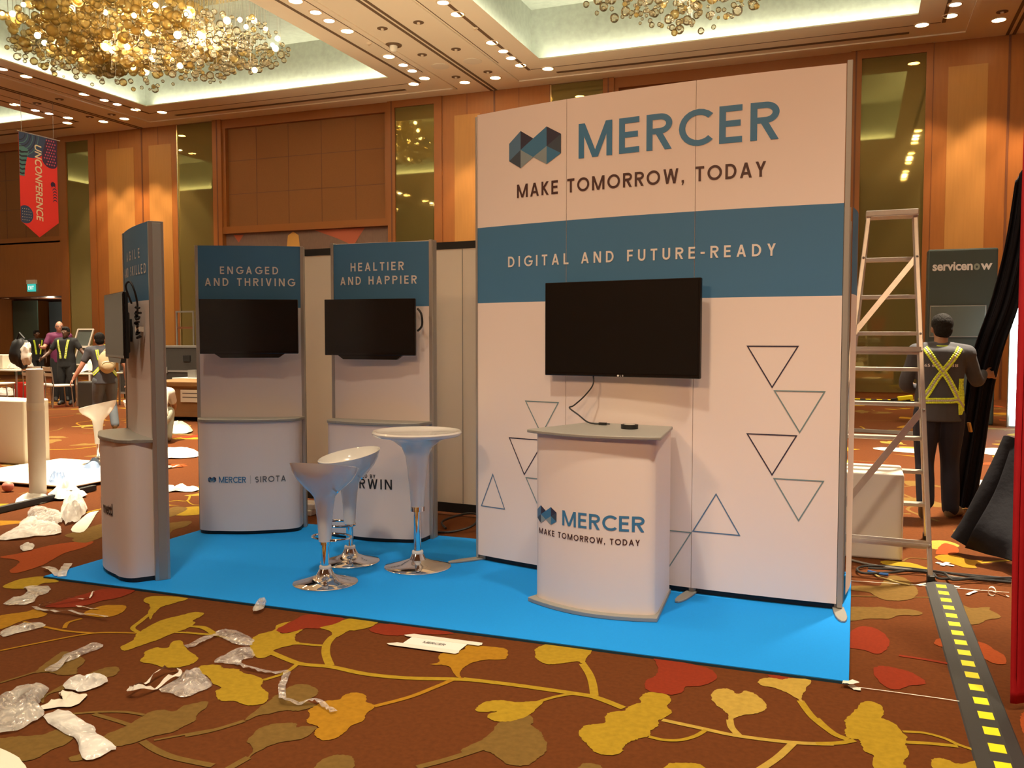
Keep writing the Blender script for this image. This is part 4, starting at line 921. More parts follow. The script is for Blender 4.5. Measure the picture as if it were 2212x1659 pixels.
# ---- curved backwall
AC = (-0.20071164, 12.50409862); AR = 7.434058943; AA0 = math.atan2(5.383-AC[1], -2.335-AC[0]); AL = 2.335
def aw(s, z, d=0.002):
    a = AA0+s/AR; return (AC[0]+(AR+d)*cos(a)-AWO[0], AC[1]+(AR+d)*sin(a)-AWO[1], z-MATZ)
AWO = (-1.2, 5.08)
wall = thing('curved_display_wall', 'tall curved white display wall reading MERCER and DIGITAL AND FUTURE-READY', 'display wall', (AWO[0], AWO[1], MATZ))
def strip(s0, s1, z0, z1, d=0.0, n=12):
    us = [s0+(s1-s0)*k/n for k in range(n+1)]
    return [aw(u, z0, d) for u in us]+[aw(u, z1, d) for u in us], [(k, k+1, n+2+k, n+1+k) for k in range(n)]
for s0, s1, m in ((.012, .693, 1), (.693, 1.50, 1), (1.50, 2.292, 1)):
    b = MB().use('white_print')
    for z0, z1, m in ((.05, 1.718, 'white_print'), (1.718, 2.207, 'blue_print'), (2.207, 2.935, 'white_print')):
        b.use(m).add(*strip(s0+.0015, s1-.0015, z0, z1))
    # returned edges give the sheet thickness
    b.use('white_print').add(*strip(s0+.0015, s1-.0015, .05, 2.93, -.012))
    for e in (s0+.0015, s1-.0015): b.add([aw(e, .05, 0), aw(e, 2.935, 0), aw(e, 2.93, -.012), aw(e, .05, -.012)], [(0, 1, 2, 3)])
    wp = b.build('graphic_panel', None, wall)
    if s0 == .693: wmid = wp
def post(s, w, z0, z1, m, d0, d1, name):
    b = MB().use(m); vs = [aw(s+i*w/2, z, d) for z in (z0, z1) for i, d in ((-1, d0), (1, d0), (1, d1), (-1, d1))]
    b.add(vs, [(0, 1, 2, 3), (7, 6, 5, 4), (0, 4, 5, 1), (1, 5, 6, 2), (2, 6, 7, 3), (3, 7, 4, 0)]); return b.build(name, None, wall, bevel=.003)
post(.005, .016, .03, 2.925, 'silver', .004, -.09, 'edge_post'); post(2.308, .028, .03, 2.95, 'silver_matt', .006, -.10, 'edge_post')
for s in (.693, 1.50): post(s, .03, .02, 2.9, 'silver_matt', -.014, -.05, 'frame_post')
for z in (.06, 1.5, 2.88):
    vs, fs = strip(.02, 2.29, z, z+.03, -.02); MB().use('silver_matt').add(vs, fs).build('cross_rail', None, wall)
b = MB().use('black').add(*strip(.05, 2.29, .0, .05, -.03)); b.build('kick_strip', None, wall)
for s, dv in ((.02, -.45), (1.50, -.1), (2.30, .1)):
    p = aw(s, MATZ, -.04); a = AA0+s/AR
    n = Vector((cos(a), sin(a), 0)); u = Vector((-n.y, n.x, 0)); n = (n+u*dv).normalized(); u = Vector((-n.y, n.x, 0))
    prof = [(0, .03), (.10, .032), (.17, .03), (.22, .022), (.25, .01)]
    poly = [Vector(p)+n*x+u*y for x, y in prof]+[Vector(p)+n*x-u*y for x, y in prof[::-1]]
    b = MB().use('silver_matt').prism([(q.x, q.y) for q in poly], 0.0, .012)
    b.box(p[0]-.02, p[0]+.02, p[1]-.02, p[1]+.02, .0, .06); b.build('foot', None, wall, bevel=.003)
mercer_logo(.272, .655, 2.556, 2.79, aw, wmid)
lettering('logo_lettering', 'MERCER', .776, 1.950, 2.570, 2.775, aw, 'ink_blue', wmid, 1.06, .008)
lettering('slogan_lettering', 'MAKE TOMORROW, TODAY', .333, 1.888, 2.373, 2.456, aw, 'ink_brown', wmid, 1.28, .012)
lettering('heading_lettering', 'DIGITAL AND FUTURE-READY', .264, 1.946, 1.941, 2.008, aw, 'ink_white', wmid, 1.28, .012)
TRI = [('navy', [(1.797, 1.45), (2.076, 1.45), (1.938, 1.215)]), ('g', [(1.945, 1.206), (2.217, 1.206), (2.087, .972)]), ('navy', [(1.802, .962), (2.076, .962), (1.945, .73)]),
       ('g', [(1.95, .72), (2.219, .72), (2.089, .486)]), ('b', [(1.639, .613), (1.503, .379), (1.779, .379)]), ('g', [(1.215, .375), (1.503, .375), (1.36, .135)]),
       ('g', [(.394, 1.095), (.647, 1.095), (.52, .88)]), ('navy', [(.268, .853), (.545, .853), (.39, .615)]), ('g', [(.398, .606), (.66, .606), (.52, .38)]), ('b', [(.139, .607), (.037, .378), (.240, .378)])]
for c, P in TRI:
    b = MB().use({'navy': 'lg_navy', 'g': 'ink_teal', 'b': 'lg_mid'}[c]); outline(P, .0065, aw, b); b.build('triangle_outline', None, wmid)
# ---- televisions
def tv(label, loc, deg, w, h, big=False, roll=0):
    """loc = lower left front corner"""
    o = thing('television', label, 'television', loc, RD(deg))
    o.rotation_euler = (0, RD(roll), RD(deg))
    b = MB().use('black_gloss').box(0, w, 0, .012, 0, h); bz = b.build('bezel', None, o, bevel=.004)
    e = .012 if not big else .014
    MB().use('tv_screen').box(e, w-e, -.0015, .0005, e+.006, h-e).build('screen', None, o)
    MB().use('black').box(.0, w, .012, .03, .0, h).build('back_shell', None, o, bevel=.006)
    MB().use('tv_grey').box(w*.2, w*.8, .03, .062, h*.08, h*.7).build('rear_housing', None, o, bevel=.008)
    b = MB().use('black').box(w*.38, w*.62, .062, .095, h*.25, h*.6); b.box(w*.44, w*.56, .062, .14 if big else .10, h*.4, h*.5); b.build('wall_bracket', None, o)
    if not big:
        b = MB().use('black_gloss').add([(w*.15, .0, 0), (w*.86, 0, 0), (w*.80, .0, -.03), (w*.21, .0, -.03), (w*.15, .03, 0), (w*.86, .03, 0), (w*.80, .03, -.03), (w*.21, .03, -.03)],
                                        [(0, 3, 2, 1), (4, 5, 6, 7), (3, 7, 6, 2), (0, 4, 7, 3), (1, 2, 6, 5)]); b.build('stand_stub', None, o)
    else:
        b = MB().use('ink_white'); disc_ = [( w*.497+.007*cos(t), -.001, .0075+.0055*sin(t)) for t in [2*pi*k/16 for k in range(16)]]
        b.add(disc_, [tuple(range(16))]); b.build('logo_dot', None, bz)
        lettering('logo_lettering', 'LG', w*.51, w*.53, .003, .0125, lambda u, z: (u, -.001, z), 'ink_white', bz, 1)
    return o
tv('large black television mounted on the curved MERCER wall', (-1.778, 5.155, 1.264), -10.1, .985, .563, True)
def on_stand(A, deg, u, d):
    a = RD(deg); return (A[0]+u*cos(a)+d*sin(a), A[1]+u*sin(a)-d*cos(a))
x, y = on_stand((-4.701, 5.469), 27, .055, .135); tv('black television on the ENGAGED AND THRIVING stand', (x, y, 1.37), 27, .725, .41)
x, y = on_stand((-3.707, 5.801), 1.8, .02, .14); tv('black television with pale reflection on the HEALTIER AND HAPPIER stand', (x, y, 1.362), 4.0, .725, .412)
x, y = on_stand((-4.605, 4.67), -35, -.005, .13); tv('black television seen from its side on the AGILE AND SKILLED stand', (x, y, 1.365), -35, .64, .41)
# cables of the televisions
o = MB().use('cable_black').tube(smooth_line([(-1.47, 5.13, 1.30), (-1.455, 5.10, 1.22), (-1.50, 5.08, 1.15), (-1.565, 5.07, 1.09), (-1.59, 5.06, 1.075), (-1.53, 5.05, 1.035), (-1.47, 5.02, 1.0), (-1.42, 5.0, .992), (-1.385, 5.0, .992)], 6), .0045, 8).build('power_cable', smooth=True)
tag(o, 'thin black cable hanging from the large television onto the counter', 'cable')
MB().use('black').beam((-1.39, 5.0, .993), (-1.345, 4.998, .993), .018, .014).beam((-1.345, 4.998, .993), (-1.325, 4.997, .993), .008, .006).build('plug', None, o)
x, y = on_stand((-4.605, 4.67), -35, .66, .06); z = 1.75
def agl(u, d, z): a = on_stand((-4.605, 4.67), -35, u, d); return (a[0], a[1], z)
o = MB().use('cable_black').tube(smooth_line([agl(.66, .085, 1.70), agl(.68, .12, 1.80), agl(.70, .10, 1.83), agl(.72, .08, 1.78), agl(.70, .06, 1.70), agl(.69, .06, 1.63)], 6), .006, 8).build('looped_cable', smooth=True)
tag(o, 'black cable loop above the side-on television', 'cable')
b = MB().use('cable_black')
for k in range(7):
    r_ = random.Random(k); b.tube(smooth_line([agl(.66+.05*r_.random(), .04+.03*r_.random(), 1.66-.03*k+.03*r_.random()) for _ in range(5)], 5), .007, 6)
b.use('tape_white').box(*[agl(.69, .05, 0)[0]-.02, agl(.69, .05, 0)[0]+.02], *[agl(.69, .05, 0)[1]-.015, agl(.69, .05, 0)[1]+.015], 1.53, 1.56)
tag(b.build('cable_bundle', smooth=True), 'tangled black cable bundle behind the side-on television', 'cable bundle')
o = MB().use('cable_black').tube(smooth_line([(-2.93, 5.70, 1.70), (-2.90, 5.70, 1.66), (-2.90, 5.71, 1.58), (-2.94, 5.72, 1.54)], 6), .008, 8).build('short_cable', smooth=True)
tag(o, 'short black cable curling beside the HEALTIER television', 'cable')
# ---- promo counter
ct = thing('promo_counter', 'white promotional counter with silver top reading MERCER', 'counter', (-1.69, 4.625, MATZ), RD(-8.2))
def cplan(w0, w1, d, bul, off=0, n=16):
    """front wide edge curved towards -y, back edge w1"""
    xs = [k/n for k in range(n+1)]
    F = [(off+w0*t, -bul*sin(pi*t)**.9 if 0 < t < 1 else 0) for t in xs]; c = off+w0/2
    return F+[(c+w1/2, d), (c-w1/2, d)]
Wc = .755
MB().use('silver_matt').prism(cplan(Wc+.03, .53, .545, .095, -.012), .967-MATZ, .985-MATZ).build('top', None, ct, bevel=.004)
MB().use('silver_matt').prism(cplan(Wc+.01, .53, .55, .095, -.005), 0, .024).build('base', None, ct, bevel=.004)
Pb = []
n = 24; w0 = .70; r = .05
F = [(.028+w0*k/n, .035-.09*sin(pi*k/n)**.9 if 0 < k < n else .035) for k in range(n+1)]
F = [(.028, .10), (.027, .06)]+[(.030, .045)]+F[1:-1]+[(.028+w0-.003, .045), (.028+w0, .06), (.028+w0-.002, .10)]
F = [(.10, .52)]+F+[(.028+w0-.085, .52)]
k = len(F)
cbody = MB().use('white_print').add([(x, y, .024) for x, y in F]+[(x, y, .967-MATZ) for x, y in F], [(i, i+1, k+i+1, k+i) for i in range(k-1)]+[(k-1, 0, k, 2*k-1)]).build('body', None, ct, smooth=True)
def cfn(u, z):
    u += .028
    for i in range(1, k-2):
        if F[i][0] <= u <= F[i+1][0]: t = (u-F[i][0])/max(1e-6, F[i+1][0]-F[i][0]); return (u, F[i][1]+(F[i+1][1]-F[i][1])*t-.002, z-MATZ)
    return (u, .03, z-MATZ)
mercer_logo(.008, .160, .465, .565, cfn, cbody)
lettering('logo_lettering', 'MERCER', .200, .652, .478, .560, cfn, 'ink_blue', cbody, 1.06, .004)
lettering('slogan_lettering', 'MAKE TOMORROW, TODAY', .028, .632, .405, .437, cfn, 'ink_brown', cbody, 1.25, .012)
o = thing('tape_roll', 'roll of black tape lying on the silver counter top', 'tape roll', (-1.175, 4.86, .985))
MB().use('black').lathe([(.03, .004), (.048, .0), (.048, .024), (.03, .024), (.03, .004)], 28).build('tape', None, o, smooth=True)
MB().use('paper').lathe([(.030, .001), (.030, .025), (.026, .025), (.026, .001), (.030, .001)], 28).build('core', None, o, smooth=True)
# ---- bar table and stools
def base_parts(o, rb, zpole, sh):
    MB().use('chrome').lathe([(0, 0), (rb, 0), (rb, .006), (rb*.97, .012), (rb*.55, .028), (.055, .052), (.045, .07), (.036, .09), (0, .09)], 40).build('base', None, o, smooth=True)
    MB().use('gloss_white').lathe([(.036, .089), (.038, .10), (.034, .108), (.024, .108)], 24).build('collar', None, o, smooth=True)
    MB().use('chrome').lathe([(.024, .10), (.024, zpole)], 24).build('pole', None, o, smooth=True)
o = thing('bar_table', 'round glossy white bar table on a chrome foot', 'table', (-2.615, 5.07, MATZ))
base_parts(o, .215, .40, 0)
MB().use('chrome').lathe([(.030, .365), (.030, .395), (.045, .395), (.045, .365), (.030, .365)], 24).build('sleeve', None, o, smooth=True)
MB().use('gloss_white').lathe([(.042, .39), (.05, .50), (.062, .62), (.075, .72), (.10, .78), (.16, .825), (.24, .852), (.28, .862)], 40).build('column', None, o, smooth=True)
MB().use('gloss_white').lathe([(.20, .84), (.272, .852), (.286, .864), (.288, .874), (.28, .884), (.262, .884), (.25, .876), (0, .876)], 48).build('tabletop', None, o, smooth=True)
def stool(label, x, y, phi, up, group, z0=0, s=1.0, ring=True, plain='gloss_white'):
    o = thing('bar_stool', label, 'stool', (x, y, z0), 0, group)
    base_parts(o, .195, .33, 0)
    def tilt(r, z, a):
        k = max(0, (r-.06)/.14); return up*k*k*cos(a-phi) if z > .55 else 0
    prof = [(.038, .255), (.045, .38), (.056, .48), (.064, .525), (.085, .553), (.125, .588), (.165, .628), (.190, .668), (.203, .712), (.197, .714), (.180, .672), (.15, .645), (.09, .618), (0, .608)]
    MB().use(plain).lathe(prof, 40, tilt=tilt).build('seat', None, o, smooth=True)
    if ring:
        a = phi+pi; q = [(.025*cos(a), .025*sin(a), .262)]
        cx, cy = .085*cos(a), .085*sin(a)
        MB().use('chrome').tube([(cx+.125*cos(t), cy+.09*sin(t), .262) for t in [2*pi*k/28 for k in range(28)]], .008, 8, True).build('footrest', None, o, smooth=True)
        MB().use('chrome').lathe([(.026, .235), (.032, .235), (.032, .275), (.026, .275)], 20).build('footrest_clamp', None, o, smooth=True)
        MB().use('chrome').tube([(.05, -.03, .60), (.10, -.06, .59), (.145, -.085, .575)], .006, 8).build('lever', None, o, smooth=True)
    return o
stool('white bucket bar stool nearest the front of the blue mat', -2.963, 4.535, RD(-85), .042, 'white bar stools on the mat', MATZ)
stool('white bucket bar stool behind the front one, shell seat open towards the camera', -3.095, 5.03, RD(50), .038, 'white bar stools on the mat', MATZ)
# ---- white partition behind the stands
o = thing('partition_wall', 'plain white partition with black top edge behind the stands', 'partition', (-5.0, 6.85, 0), RD(-4.6))
MB().use('fabric_white').box(0, 3.0, 0, .05, .11, 2.22).build('panel', None, o)
MB().use('black').box(0, 3.0, -.004, .054, 2.22, 2.28).build('top_edge', None, o)
MB().use('black').box(0, 3.0, -.004, .054, .03, .11).build('bottom_edge', None, o)
MB().use('silver_matt').box(.75, .754, -.006, 0, .11, 2.22).box(1.98, 1.984, -.006, 0, .11, 2.22).build('seam', None, o)
for x in (.1, 1.5, 2.9): MB().use('black').box(x-.03, x+.03, -.15, .2, 0, .03).build('foot', None, o)
tag(MB().use('cable_black').tube(smooth_line([(-2.95, 6.2, .01), (-3.05, 6.35, .03), (-2.9, 6.45, .08), (-2.75, 6.35, .1), (-2.72, 6.2, .05), (-2.85, 6.1, .012), (-3.0, 6.05, .01)], 6), .009, 6).build('floor_cable', smooth=True), 'black cable coiling on the carpet at the white partition foot', 'cable')
tag(MB().use('gloss_white').box(-4.42, -4.22, 6.25, 6.45, 0, .05).box(-4.40, -4.20, 6.27, 6.43, .05, .10).build('socket_strip', bevel=.01), 'white power socket strip on the floor between two stands', 'power strip')
# ---- paper name sign taped to the carpet
o = thing('paper_sign', 'white paper sheet reading MERCER taped to the carpet', 'paper sign', (-1.885, 3.83, .006), RD(0))
MB().use('paper').box(-.15, .15, -.06, .075, 0, .001).build('sheet', None, o)
for y0, x0, x1 in ((.055, -.20, .22), (-.085, -.22, .16)):
    b = MB().use('tape_white'); P = [(x0, y0+.005), (x0+.02, y0-.008), (x1-.01, y0-.004), (x1, y0+.014), (x1-.008, y0+.04), (x0+.04, y0+.036)]
    b.prism(P, .001, .002); b.build('tape_strip', None, o)
lettering('sign_lettering', 'MERCER', -.062, .055, -.012, .014, lambda u, z: (u, z, .0022), 'ink_grey', o, 1.2)
# ============================================================ right hand side
# ---- step ladder
o = thing('step_ladder', 'aluminium stepladder standing open beside the display wall', 'ladder', (0, 0, 0))
ZT = 2.30
NL, NR = Vector((-.17, 5.98, 0)), Vector((.452, 5.93, 0)); TL, TR = Vector((.062, 6.42, ZT)), Vector((.345, 6.44, ZT))
RL, RR = Vector((-.12, 7.2, 0)), Vector((.511, 7.2, 0)); TL2, TR2 = TL+Vector((0, .1, 0)), TR+Vector((0, .1, 0))
for a, c in ((NL, TL), (NR, TR)): MB().use('alu').beam(a+(c-a)*.015, c, .028, .05, (0, 1, 0)).build('support_rail', None, o, bevel=.004)
for a, c in ((RL, TL2), (RR, TR2)): MB().use('alu').beam(a+(c-a)*.015, c, .028, .06, (0, 1, 0)).build('step_rail', None, o, bevel=.004)
for p in (NL, NR, RL, RR): MB().use('black').box(p.x-.022, p.x+.022, p.y-.035, p.y+.035, 0, .045).build('rubber_foot', None, o, bevel=.004)
MB().use('alu').box(TL.x-.018, TR.x+.018, TL.y-.05, TL.y+.16, ZT-.01, ZT+.03).build('top_cap', None, o, bevel=.006)
for k in range(8):
    z = .27+.25*k; t = z/ZT; a = RL.lerp(TL2, t); c = RR.lerp(TR2, t)
    MB().use('alu').box(a.x, c.x, a.y-.05, a.y+.035, z-.012, z+.014).build('step', None, o, bevel=.004)
def near(side, z): return (NL.lerp(TL, z/ZT) if side == 'l' else NR.lerp(TR, z/ZT))
for z in (.22, 1.41): MB().use('alu').beam(near('l', z)-Vector((0, .02, 0)), near('r', z)-Vector((0, .02, 0)), .05, .014, (0, 1, 0)).beam(near('l', z+.0)-Vector((0, .03, .0)), near('r', z)-Vector((0, .03, 0)), .014, .012, (0, 1, 0)).build('cross_bar', None, o)
MB().use('alu').beam(near('l', .30)+Vector((0, .02, 0)), near('r', 1.04)+Vector((0, .02, 0)), .04, .010, (0, 1, 0)).build('diagonal_brace', None, o)
MB().use('alu').beam(near('l', 1.52)+Vector((0, .02, 0)), near('r', 2.02)+Vector((0, .02, 0)), .034, .010, (0, 1, 0)).build('diagonal_brace', None, o)
b = MB().use('alu_dark')
for z in (.22, 1.41, 1.04, 2.02, 1.52): 
    for s in 'lr': b.ell(near(s, z)-Vector((0, .032, 0)), .008, 8, 6)
b.build('rivets', None, o)
# ---- white cube plinth
o = MB().use('white_box').box(-.36, .315, 6.41, 6.88, 0, .585).build('plinth_box', bevel=.015, seg=3)
tag(o, 'white cube plinth on the carpet behind the stepladder', 'plinth')
# ---- cable cover
o = thing('cable_cover', 'black rubber cable cover strip with yellow square marks', 'cable cover', (0, 0, 0))
p0, p1 = Vector((.50, 5.885, 0)), Vector((.503, 3.10, 0)); t = (p1-p0).normalized(); u = Vector((t.y, -t.x, 0)); 
prof = [(-.086, .0), (-.08, .006), (-.035, .016), (.035, .016), (.08, .006), (.086, 0)]
b = MB().use('rubber'); N = 20
b.add([p0+(p1-p0)*k/N+u*x+Vector((0, 0, z)) for k in range(N+1) for x, z in prof], [(k*6+i, k*6+i+1, (k+1)*6+i+1, (k+1)*6+i) for k in range(N) for i in range(5)]+[(0, 1, 2, 3, 4, 5)])
b.build('rubber_strip', None, o)
L = (p1-p0).length; d = .06; k = 0
while d < L:
    c = p0+t*d; w = .027
    b = MB().use('hazard_yellow').add([c-u*w+t*0+Vector((0, 0, .0166)), c+u*w+Vector((0, 0, .0166)), c+u*w+t*.072+Vector((0, 0, .0166)), c-u*w+t*.072+Vector((0, 0, .0166))], [(0, 1, 2, 3)])
    b.build('yellow_mark', None, o); d += .149; k += 1
# ---- cables on the carpet
for i, (kk, lab) in enumerate((('c1', 'grey cable running straight behind the ladder foot'), ('c2', 'black cable looping back at the left of the cable bundle'), ('c3', 'black cable in the middle of the floor bundle'),
                               ('c4', 'black cable dipping in front at the rubber cover end'), ('c5', 'dark cable bending round the ladder foot'))):
    P = [(x, y, .012+.004*i) for x, y in CABS[kk]]
    tag(MB().use('cable_black' if i else 'alu_dark').tube(smooth_line(P, 6), .0075, 6).build('floor_cable', smooth=True), lab, 'cable', 'cables on the carpet by the ladder')
tag(MB().use('yellow_cable').tube(smooth_line([(x, y, .01) for x, y in CABS['cy']], 6), .005, 6).build('thin_cord', smooth=True), 'thin yellow cord curving over the carpet near the mat corner', 'cord')
tag(MB().use('blue_plastic').tube(smooth_line([(x, y, .016) for x, y in CABS['cb']], 6), .009, 6).build('connector', smooth=True), 'blue cable connector lying among the floor cables', 'connector')
# ---- servicenow panel and light box
o = thing('info_tower', 'dark green display tower reading servicenow', 'display tower', (1.12, 16.9, 0))
MB().use('sn_green').box(0, 1.07, 0, .35, 0, 2.99).build('tower_body', None, o, bevel=.03)
vs, fs = text_geo('servicenow', 1.0, .025)
lettering('tower_lettering', 'servicen', .075, .69, 2.62, 2.77, lambda u, z: (u, -.004, z), 'ink_white', o, .98, .03)
lettering('tower_lettering', 'o', .705, .80, 2.62, 2.735, lambda u, z: (u, -.004, z), 'green_grey', o, 1, .05, label='grey green letter o')
lettering('tower_lettering', 'w', .81, .985, 2.622, 2.73, lambda u, z: (u, -.004, z), 'ink_white', o, 1, .03)
MB().use('sn_screen').box(.06, .9, -.05, 0, 1.5, 2.02).build('screen', None, o, bevel=.01)
MB().use('alu_dark').box(.05, .91, -.045, -.002, 1.49, 2.03).build('screen_frame', None, o)
o = thing('light_panel', 'glowing white light panel behind the black drape', 'light panel', (2.40, 16.6, 0))
MB().use('lightbox').box(-.02, .6, -.02, 0, .03, 2.0).build('lit_face', None, o)
MB().use('silver').box(-.05, .63, 0, .1, 0, 2.05).build('frame', None, o)
lamp('AREA', 'light_panel_glow', (2.7, 16.5, 1.1), 60, (.75, .95, 1), .6, (RD(90), 0, 0), sy=1.8)
# ---- drapes
def cloth(name, label, rows, m, cat, fold=.03, waves=7, seed=1, n=40, thick=.006):
    """rows: list of (left point, right point) from top to bottom"""
    K = 10; vs = []; rws = []
    ls = smooth_line([r[0] for r in rows], K); rs = smooth_line([r[1] for r in rows], K); rd = random.Random(seed); ph = rd.random()*6
    for i, (a, c) in enumerate(zip(ls, rs)):
        a, c = Vector(a), Vector(c); d = (c-a); nrm = Vector((d.y, -d.x, 0)); nrm.normalize()
        for j in range(n+1):
            t = j/n; w = fold*(sin(waves*t*6.283+ph+i*.03)+.5*sin(waves*1.7*t*6.283+i*.05))*(.4+.6*min(1, i/8))
            vs.append(a+d*t+nrm*w)
    R_ = len(ls)
    b = MB().use(m); b.add(vs, [(i*(n+1)+j, i*(n+1)+j+1, (i+1)*(n+1)+j+1, (i+1)*(n+1)+j) for i in range(R_-1) for j in range(n)])
    o = b.build(name, smooth=True); s = o.modifiers.new('s', 'SOLIDIFY'); s.thickness = thick
    if label: tag(o, label, cat)
    return o
cloth('red_curtain', 'dark red curtain at the right edge of the photo', [((.605, 4.06, 2.35), (1.35, 4.25, 2.35)), ((.60, 4.03, 1.6), (1.35, 4.2, 1.6)), ((.595, 4.01, .8), (1.35, 4.2, .8)), ((.60, 4.0, .03), (1.35, 4.2, .03))], 'red_cloth', 'curtain', .018, 5, 2)
cloth('black_drape', 'long black drape held up by the worker on the right', [(Vector((1.190, 8.350, 2.770)), Vector((1.368, 8.350, 3.099))), (Vector((1.130, 8.350, 2.291)), Vector((1.337, 8.350, 2.431))), (Vector((1.040, 8.350, 1.835)), Vector((1.254, 8.350, 1.831))), (Vector((0.940, 8.350, 1.488)), Vector((1.152, 8.350, 1.469))), (Vector((0.888, 8.400, 1.254)), Vector((1.110, 8.400, 1.256))),
      (Vector((0.877, 8.500, 0.972)), Vector((1.076, 8.500, 0.938))), (Vector((0.846, 8.600, 0.601)), Vector((1.055, 8.600, 0.569))), (Vector((0.800, 8.600, 0.232)), Vector((1.020, 8.600, 0.245))), (Vector((0.787, 8.600, 0.018)), Vector((0.990, 8.600, 0.000)))], 'black_cloth', 'drape', .022, 3, 4)
cloth('black_groundsheet', 'black cloth sheet sloping to the floor beside the red curtain', [(Vector((1.015, 6.900, 0.777)), Vector((1.317, 6.900, 0.962))), (Vector((0.890, 6.700, 0.465)), Vector((1.267, 6.700, 0.489))), (Vector((0.742, 6.550, 0.202)), Vector((1.176, 6.300, 0.201))), (Vector((0.724, 6.750, 0.056)), Vector((1.101, 6.000, 0.101)))], 'black_cloth', 'cloth', .004, 2, 5)
P = [Vector((1.028, 6.950, 0.788)), Vector((0.955, 6.900, 0.614)), Vector((0.851, 6.820, 0.395)), Vector((0.761, 6.780, 0.204)), Vector((0.693, 6.760, 0.083))]
P[-1].z = max(P[-1].z, .075)
o = thing('rolled_cloth', 'rolled black cloth leaning diagonally by the red curtain', 'cloth roll')
MB().use('black_cloth').tube(smooth_line([tuple(q) for q in P], 5), .068, 14).build('cloth_roll', None, o, smooth=True)
# ---- bits far behind on the right
o = MB().use('white_box').box(1.02, 1.2, 9.0, 9.3, 0, .16).build('small_carton', bevel=.01); tag(o, 'small white carton on the floor behind the black drape', 'carton')
o = thing('cordless_tool', 'yellow and black power tool on the carpet by the far wall', 'power tool', (1.02, 21.5, 0), RD(20))
MB().use('hazard_yellow').beam((-.15, 0, .12), (.18, 0, .16), .09, .1).build('body', None, o, bevel=.02)
MB().use('black').beam((.05, 0, .14), (.12, 0, .02), .07, .08).build('handle', None, o, bevel=.01)
MB().use('black').beam((-.15, 0, .12), (-.3, 0, .10), .04, .04).build('chuck', None, o, bevel=.01)
o = thing('hazard_strip', 'yellow and black striped cable strip along the far wall', 'cable cover', (-.3, 22.3, 0))
MB().use('rubber').box(0, 2.4, 0, .3, 0, .03).build('rubber_strip', None, o)
for k in range(10): MB().use('hazard_yellow').box(.05+.24*k, .17+.24*k, .02, .28, .03, .032).build('yellow_mark', None, o)
for lab, x0, y0, x1, y1 in [('long thin metal bar lying behind the ladder on the carpet', -.3, 15.0, 1.15, 14.7), ('slim metal rod lying along the carpet beyond the first bar', -.2, 21.0, 1.0, 20.7)]:
    tag(MB().use('alu_dark').beam((x0, y0, .03), (x1, y1, .03), .06, .05).build('metal_bar'), lab, 'bar')
# ============================================================ left background
def plinth_at(name, label, cat, x0, x1, y0, y1, z, m='plastic_cream', **k):
    return tag(MB().use(m).box(x0, x1, y0, y1, 0, z).build(name, bevel=.02), label, cat)
plinth_at('white_counter', 'cream white counter block behind the upright roll', 'counter', -10.3, -9.0, 7.55, 7.9, .76)
o = thing('carpet_roll', 'upright white roll of sheeting standing at far left', 'roll', (-7.26, 6.22, 0))
MB().use('fabric_white').lathe([(0, 0), (.074, 0), (.075, .01), (.076, .62), (.074, 1.19), (.068, 1.195), (.05, 1.185), (0, 1.185)], 28).build('rolled_sheet', None, o, smooth=True)
MB().use('fabric_white').lathe([(.012, 1.18), (.02, 1.2), (.012, 1.2)], 12).build('core', None, o)
MB().use('plastic_cream').lathe([(.0765, .80), (.0772, .801), (.0772, .87), (.0765, .871)], 28).build('tape_band', None, o, smooth=True)
b = MB().use('plastic_cream').box(-8.95, -7.25, 6.55, 8.0, 0, .03); b.box(-8.2, -7.1, 6.45, 7.1, .03, .045)
tag(b.build('floor_board', bevel=.008), 'large cream board lying flat below the white counter', 'board')
stool('cream white bar stool with tall stem behind the side-on stand', -8.2, 7.86, RD(20), .05, 'pale stools in the background', 0, ring=False)
stool('cream white bar stool half hidden by the side-on stand', -7.72, 8.05, RD(200), .05, 'pale stools in the background', 0, ring=False)
def fold_chair(label, x, y, rz, group='white folding chairs at the far tables'):
    o = thing('folding_chair', label, 'chair', (x, y, 0), rz, group)
    MB().use('chair_white').prism(smooth_poly([(-.2, -.2), (.2, -.2), (.21, .19), (-.21, .19)], 4), .44, .475).build('seat', None, o, bevel=.01)
    b = MB().use('chair_white'); n = 8
    for z0, z1 in ((.66, .73), (.77, .86)):
        b.add([(-.21+.42*k/n, .22+.03*sin(pi*k/n)+.01*(z-.66)/.2*4, z) for z in (z0, z1) for k in range(n+1)]+[(-.21+.42*k/n, .235+.03*sin(pi*k/n)+.01*(z-.66)/.2*4, z) for z in (z0, z1) for k in range(n+1)],
              [(k, k+1, n+2+k, n+1+k) for k in range(n)]+[(2*n+2+k+1, 2*n+2+k, 3*n+3+k, 3*n+4+k) for k in range(n)]+[(n+1+k, n+2+k, 3*n+4+k, 3*n+3+k) for k in range(n)])
    b.build('backrest', None, o)
    for s in (-1, 1):
        MB().use('chair_metal').tube([(s*.2, .25, .86), (s*.2, .21, .5), (s*.205, .24, .0)], .013, 8).build('leg', None, o, smooth=True)
        MB().use('chair_metal').tube([(s*.185, -.16, .45), (s*.19, -.19, .0)], .013, 8).build('leg', None, o, smooth=True)
    MB().use('chair_metal').beam((-.19, .12, .12), (.19, .12, .12), .012, .012).build('stretcher', None, o)
    return o
fold_chair('white folding chair right in front of the man in dark shirt', -15.85, 14.2, RD(160))
fold_chair('white folding chair at the left photo edge under the long table', -17.75, 14.35, RD(120))
fold_chair('white folding chair half hidden behind the upright roll', -16.6, 14.3, RD(200))
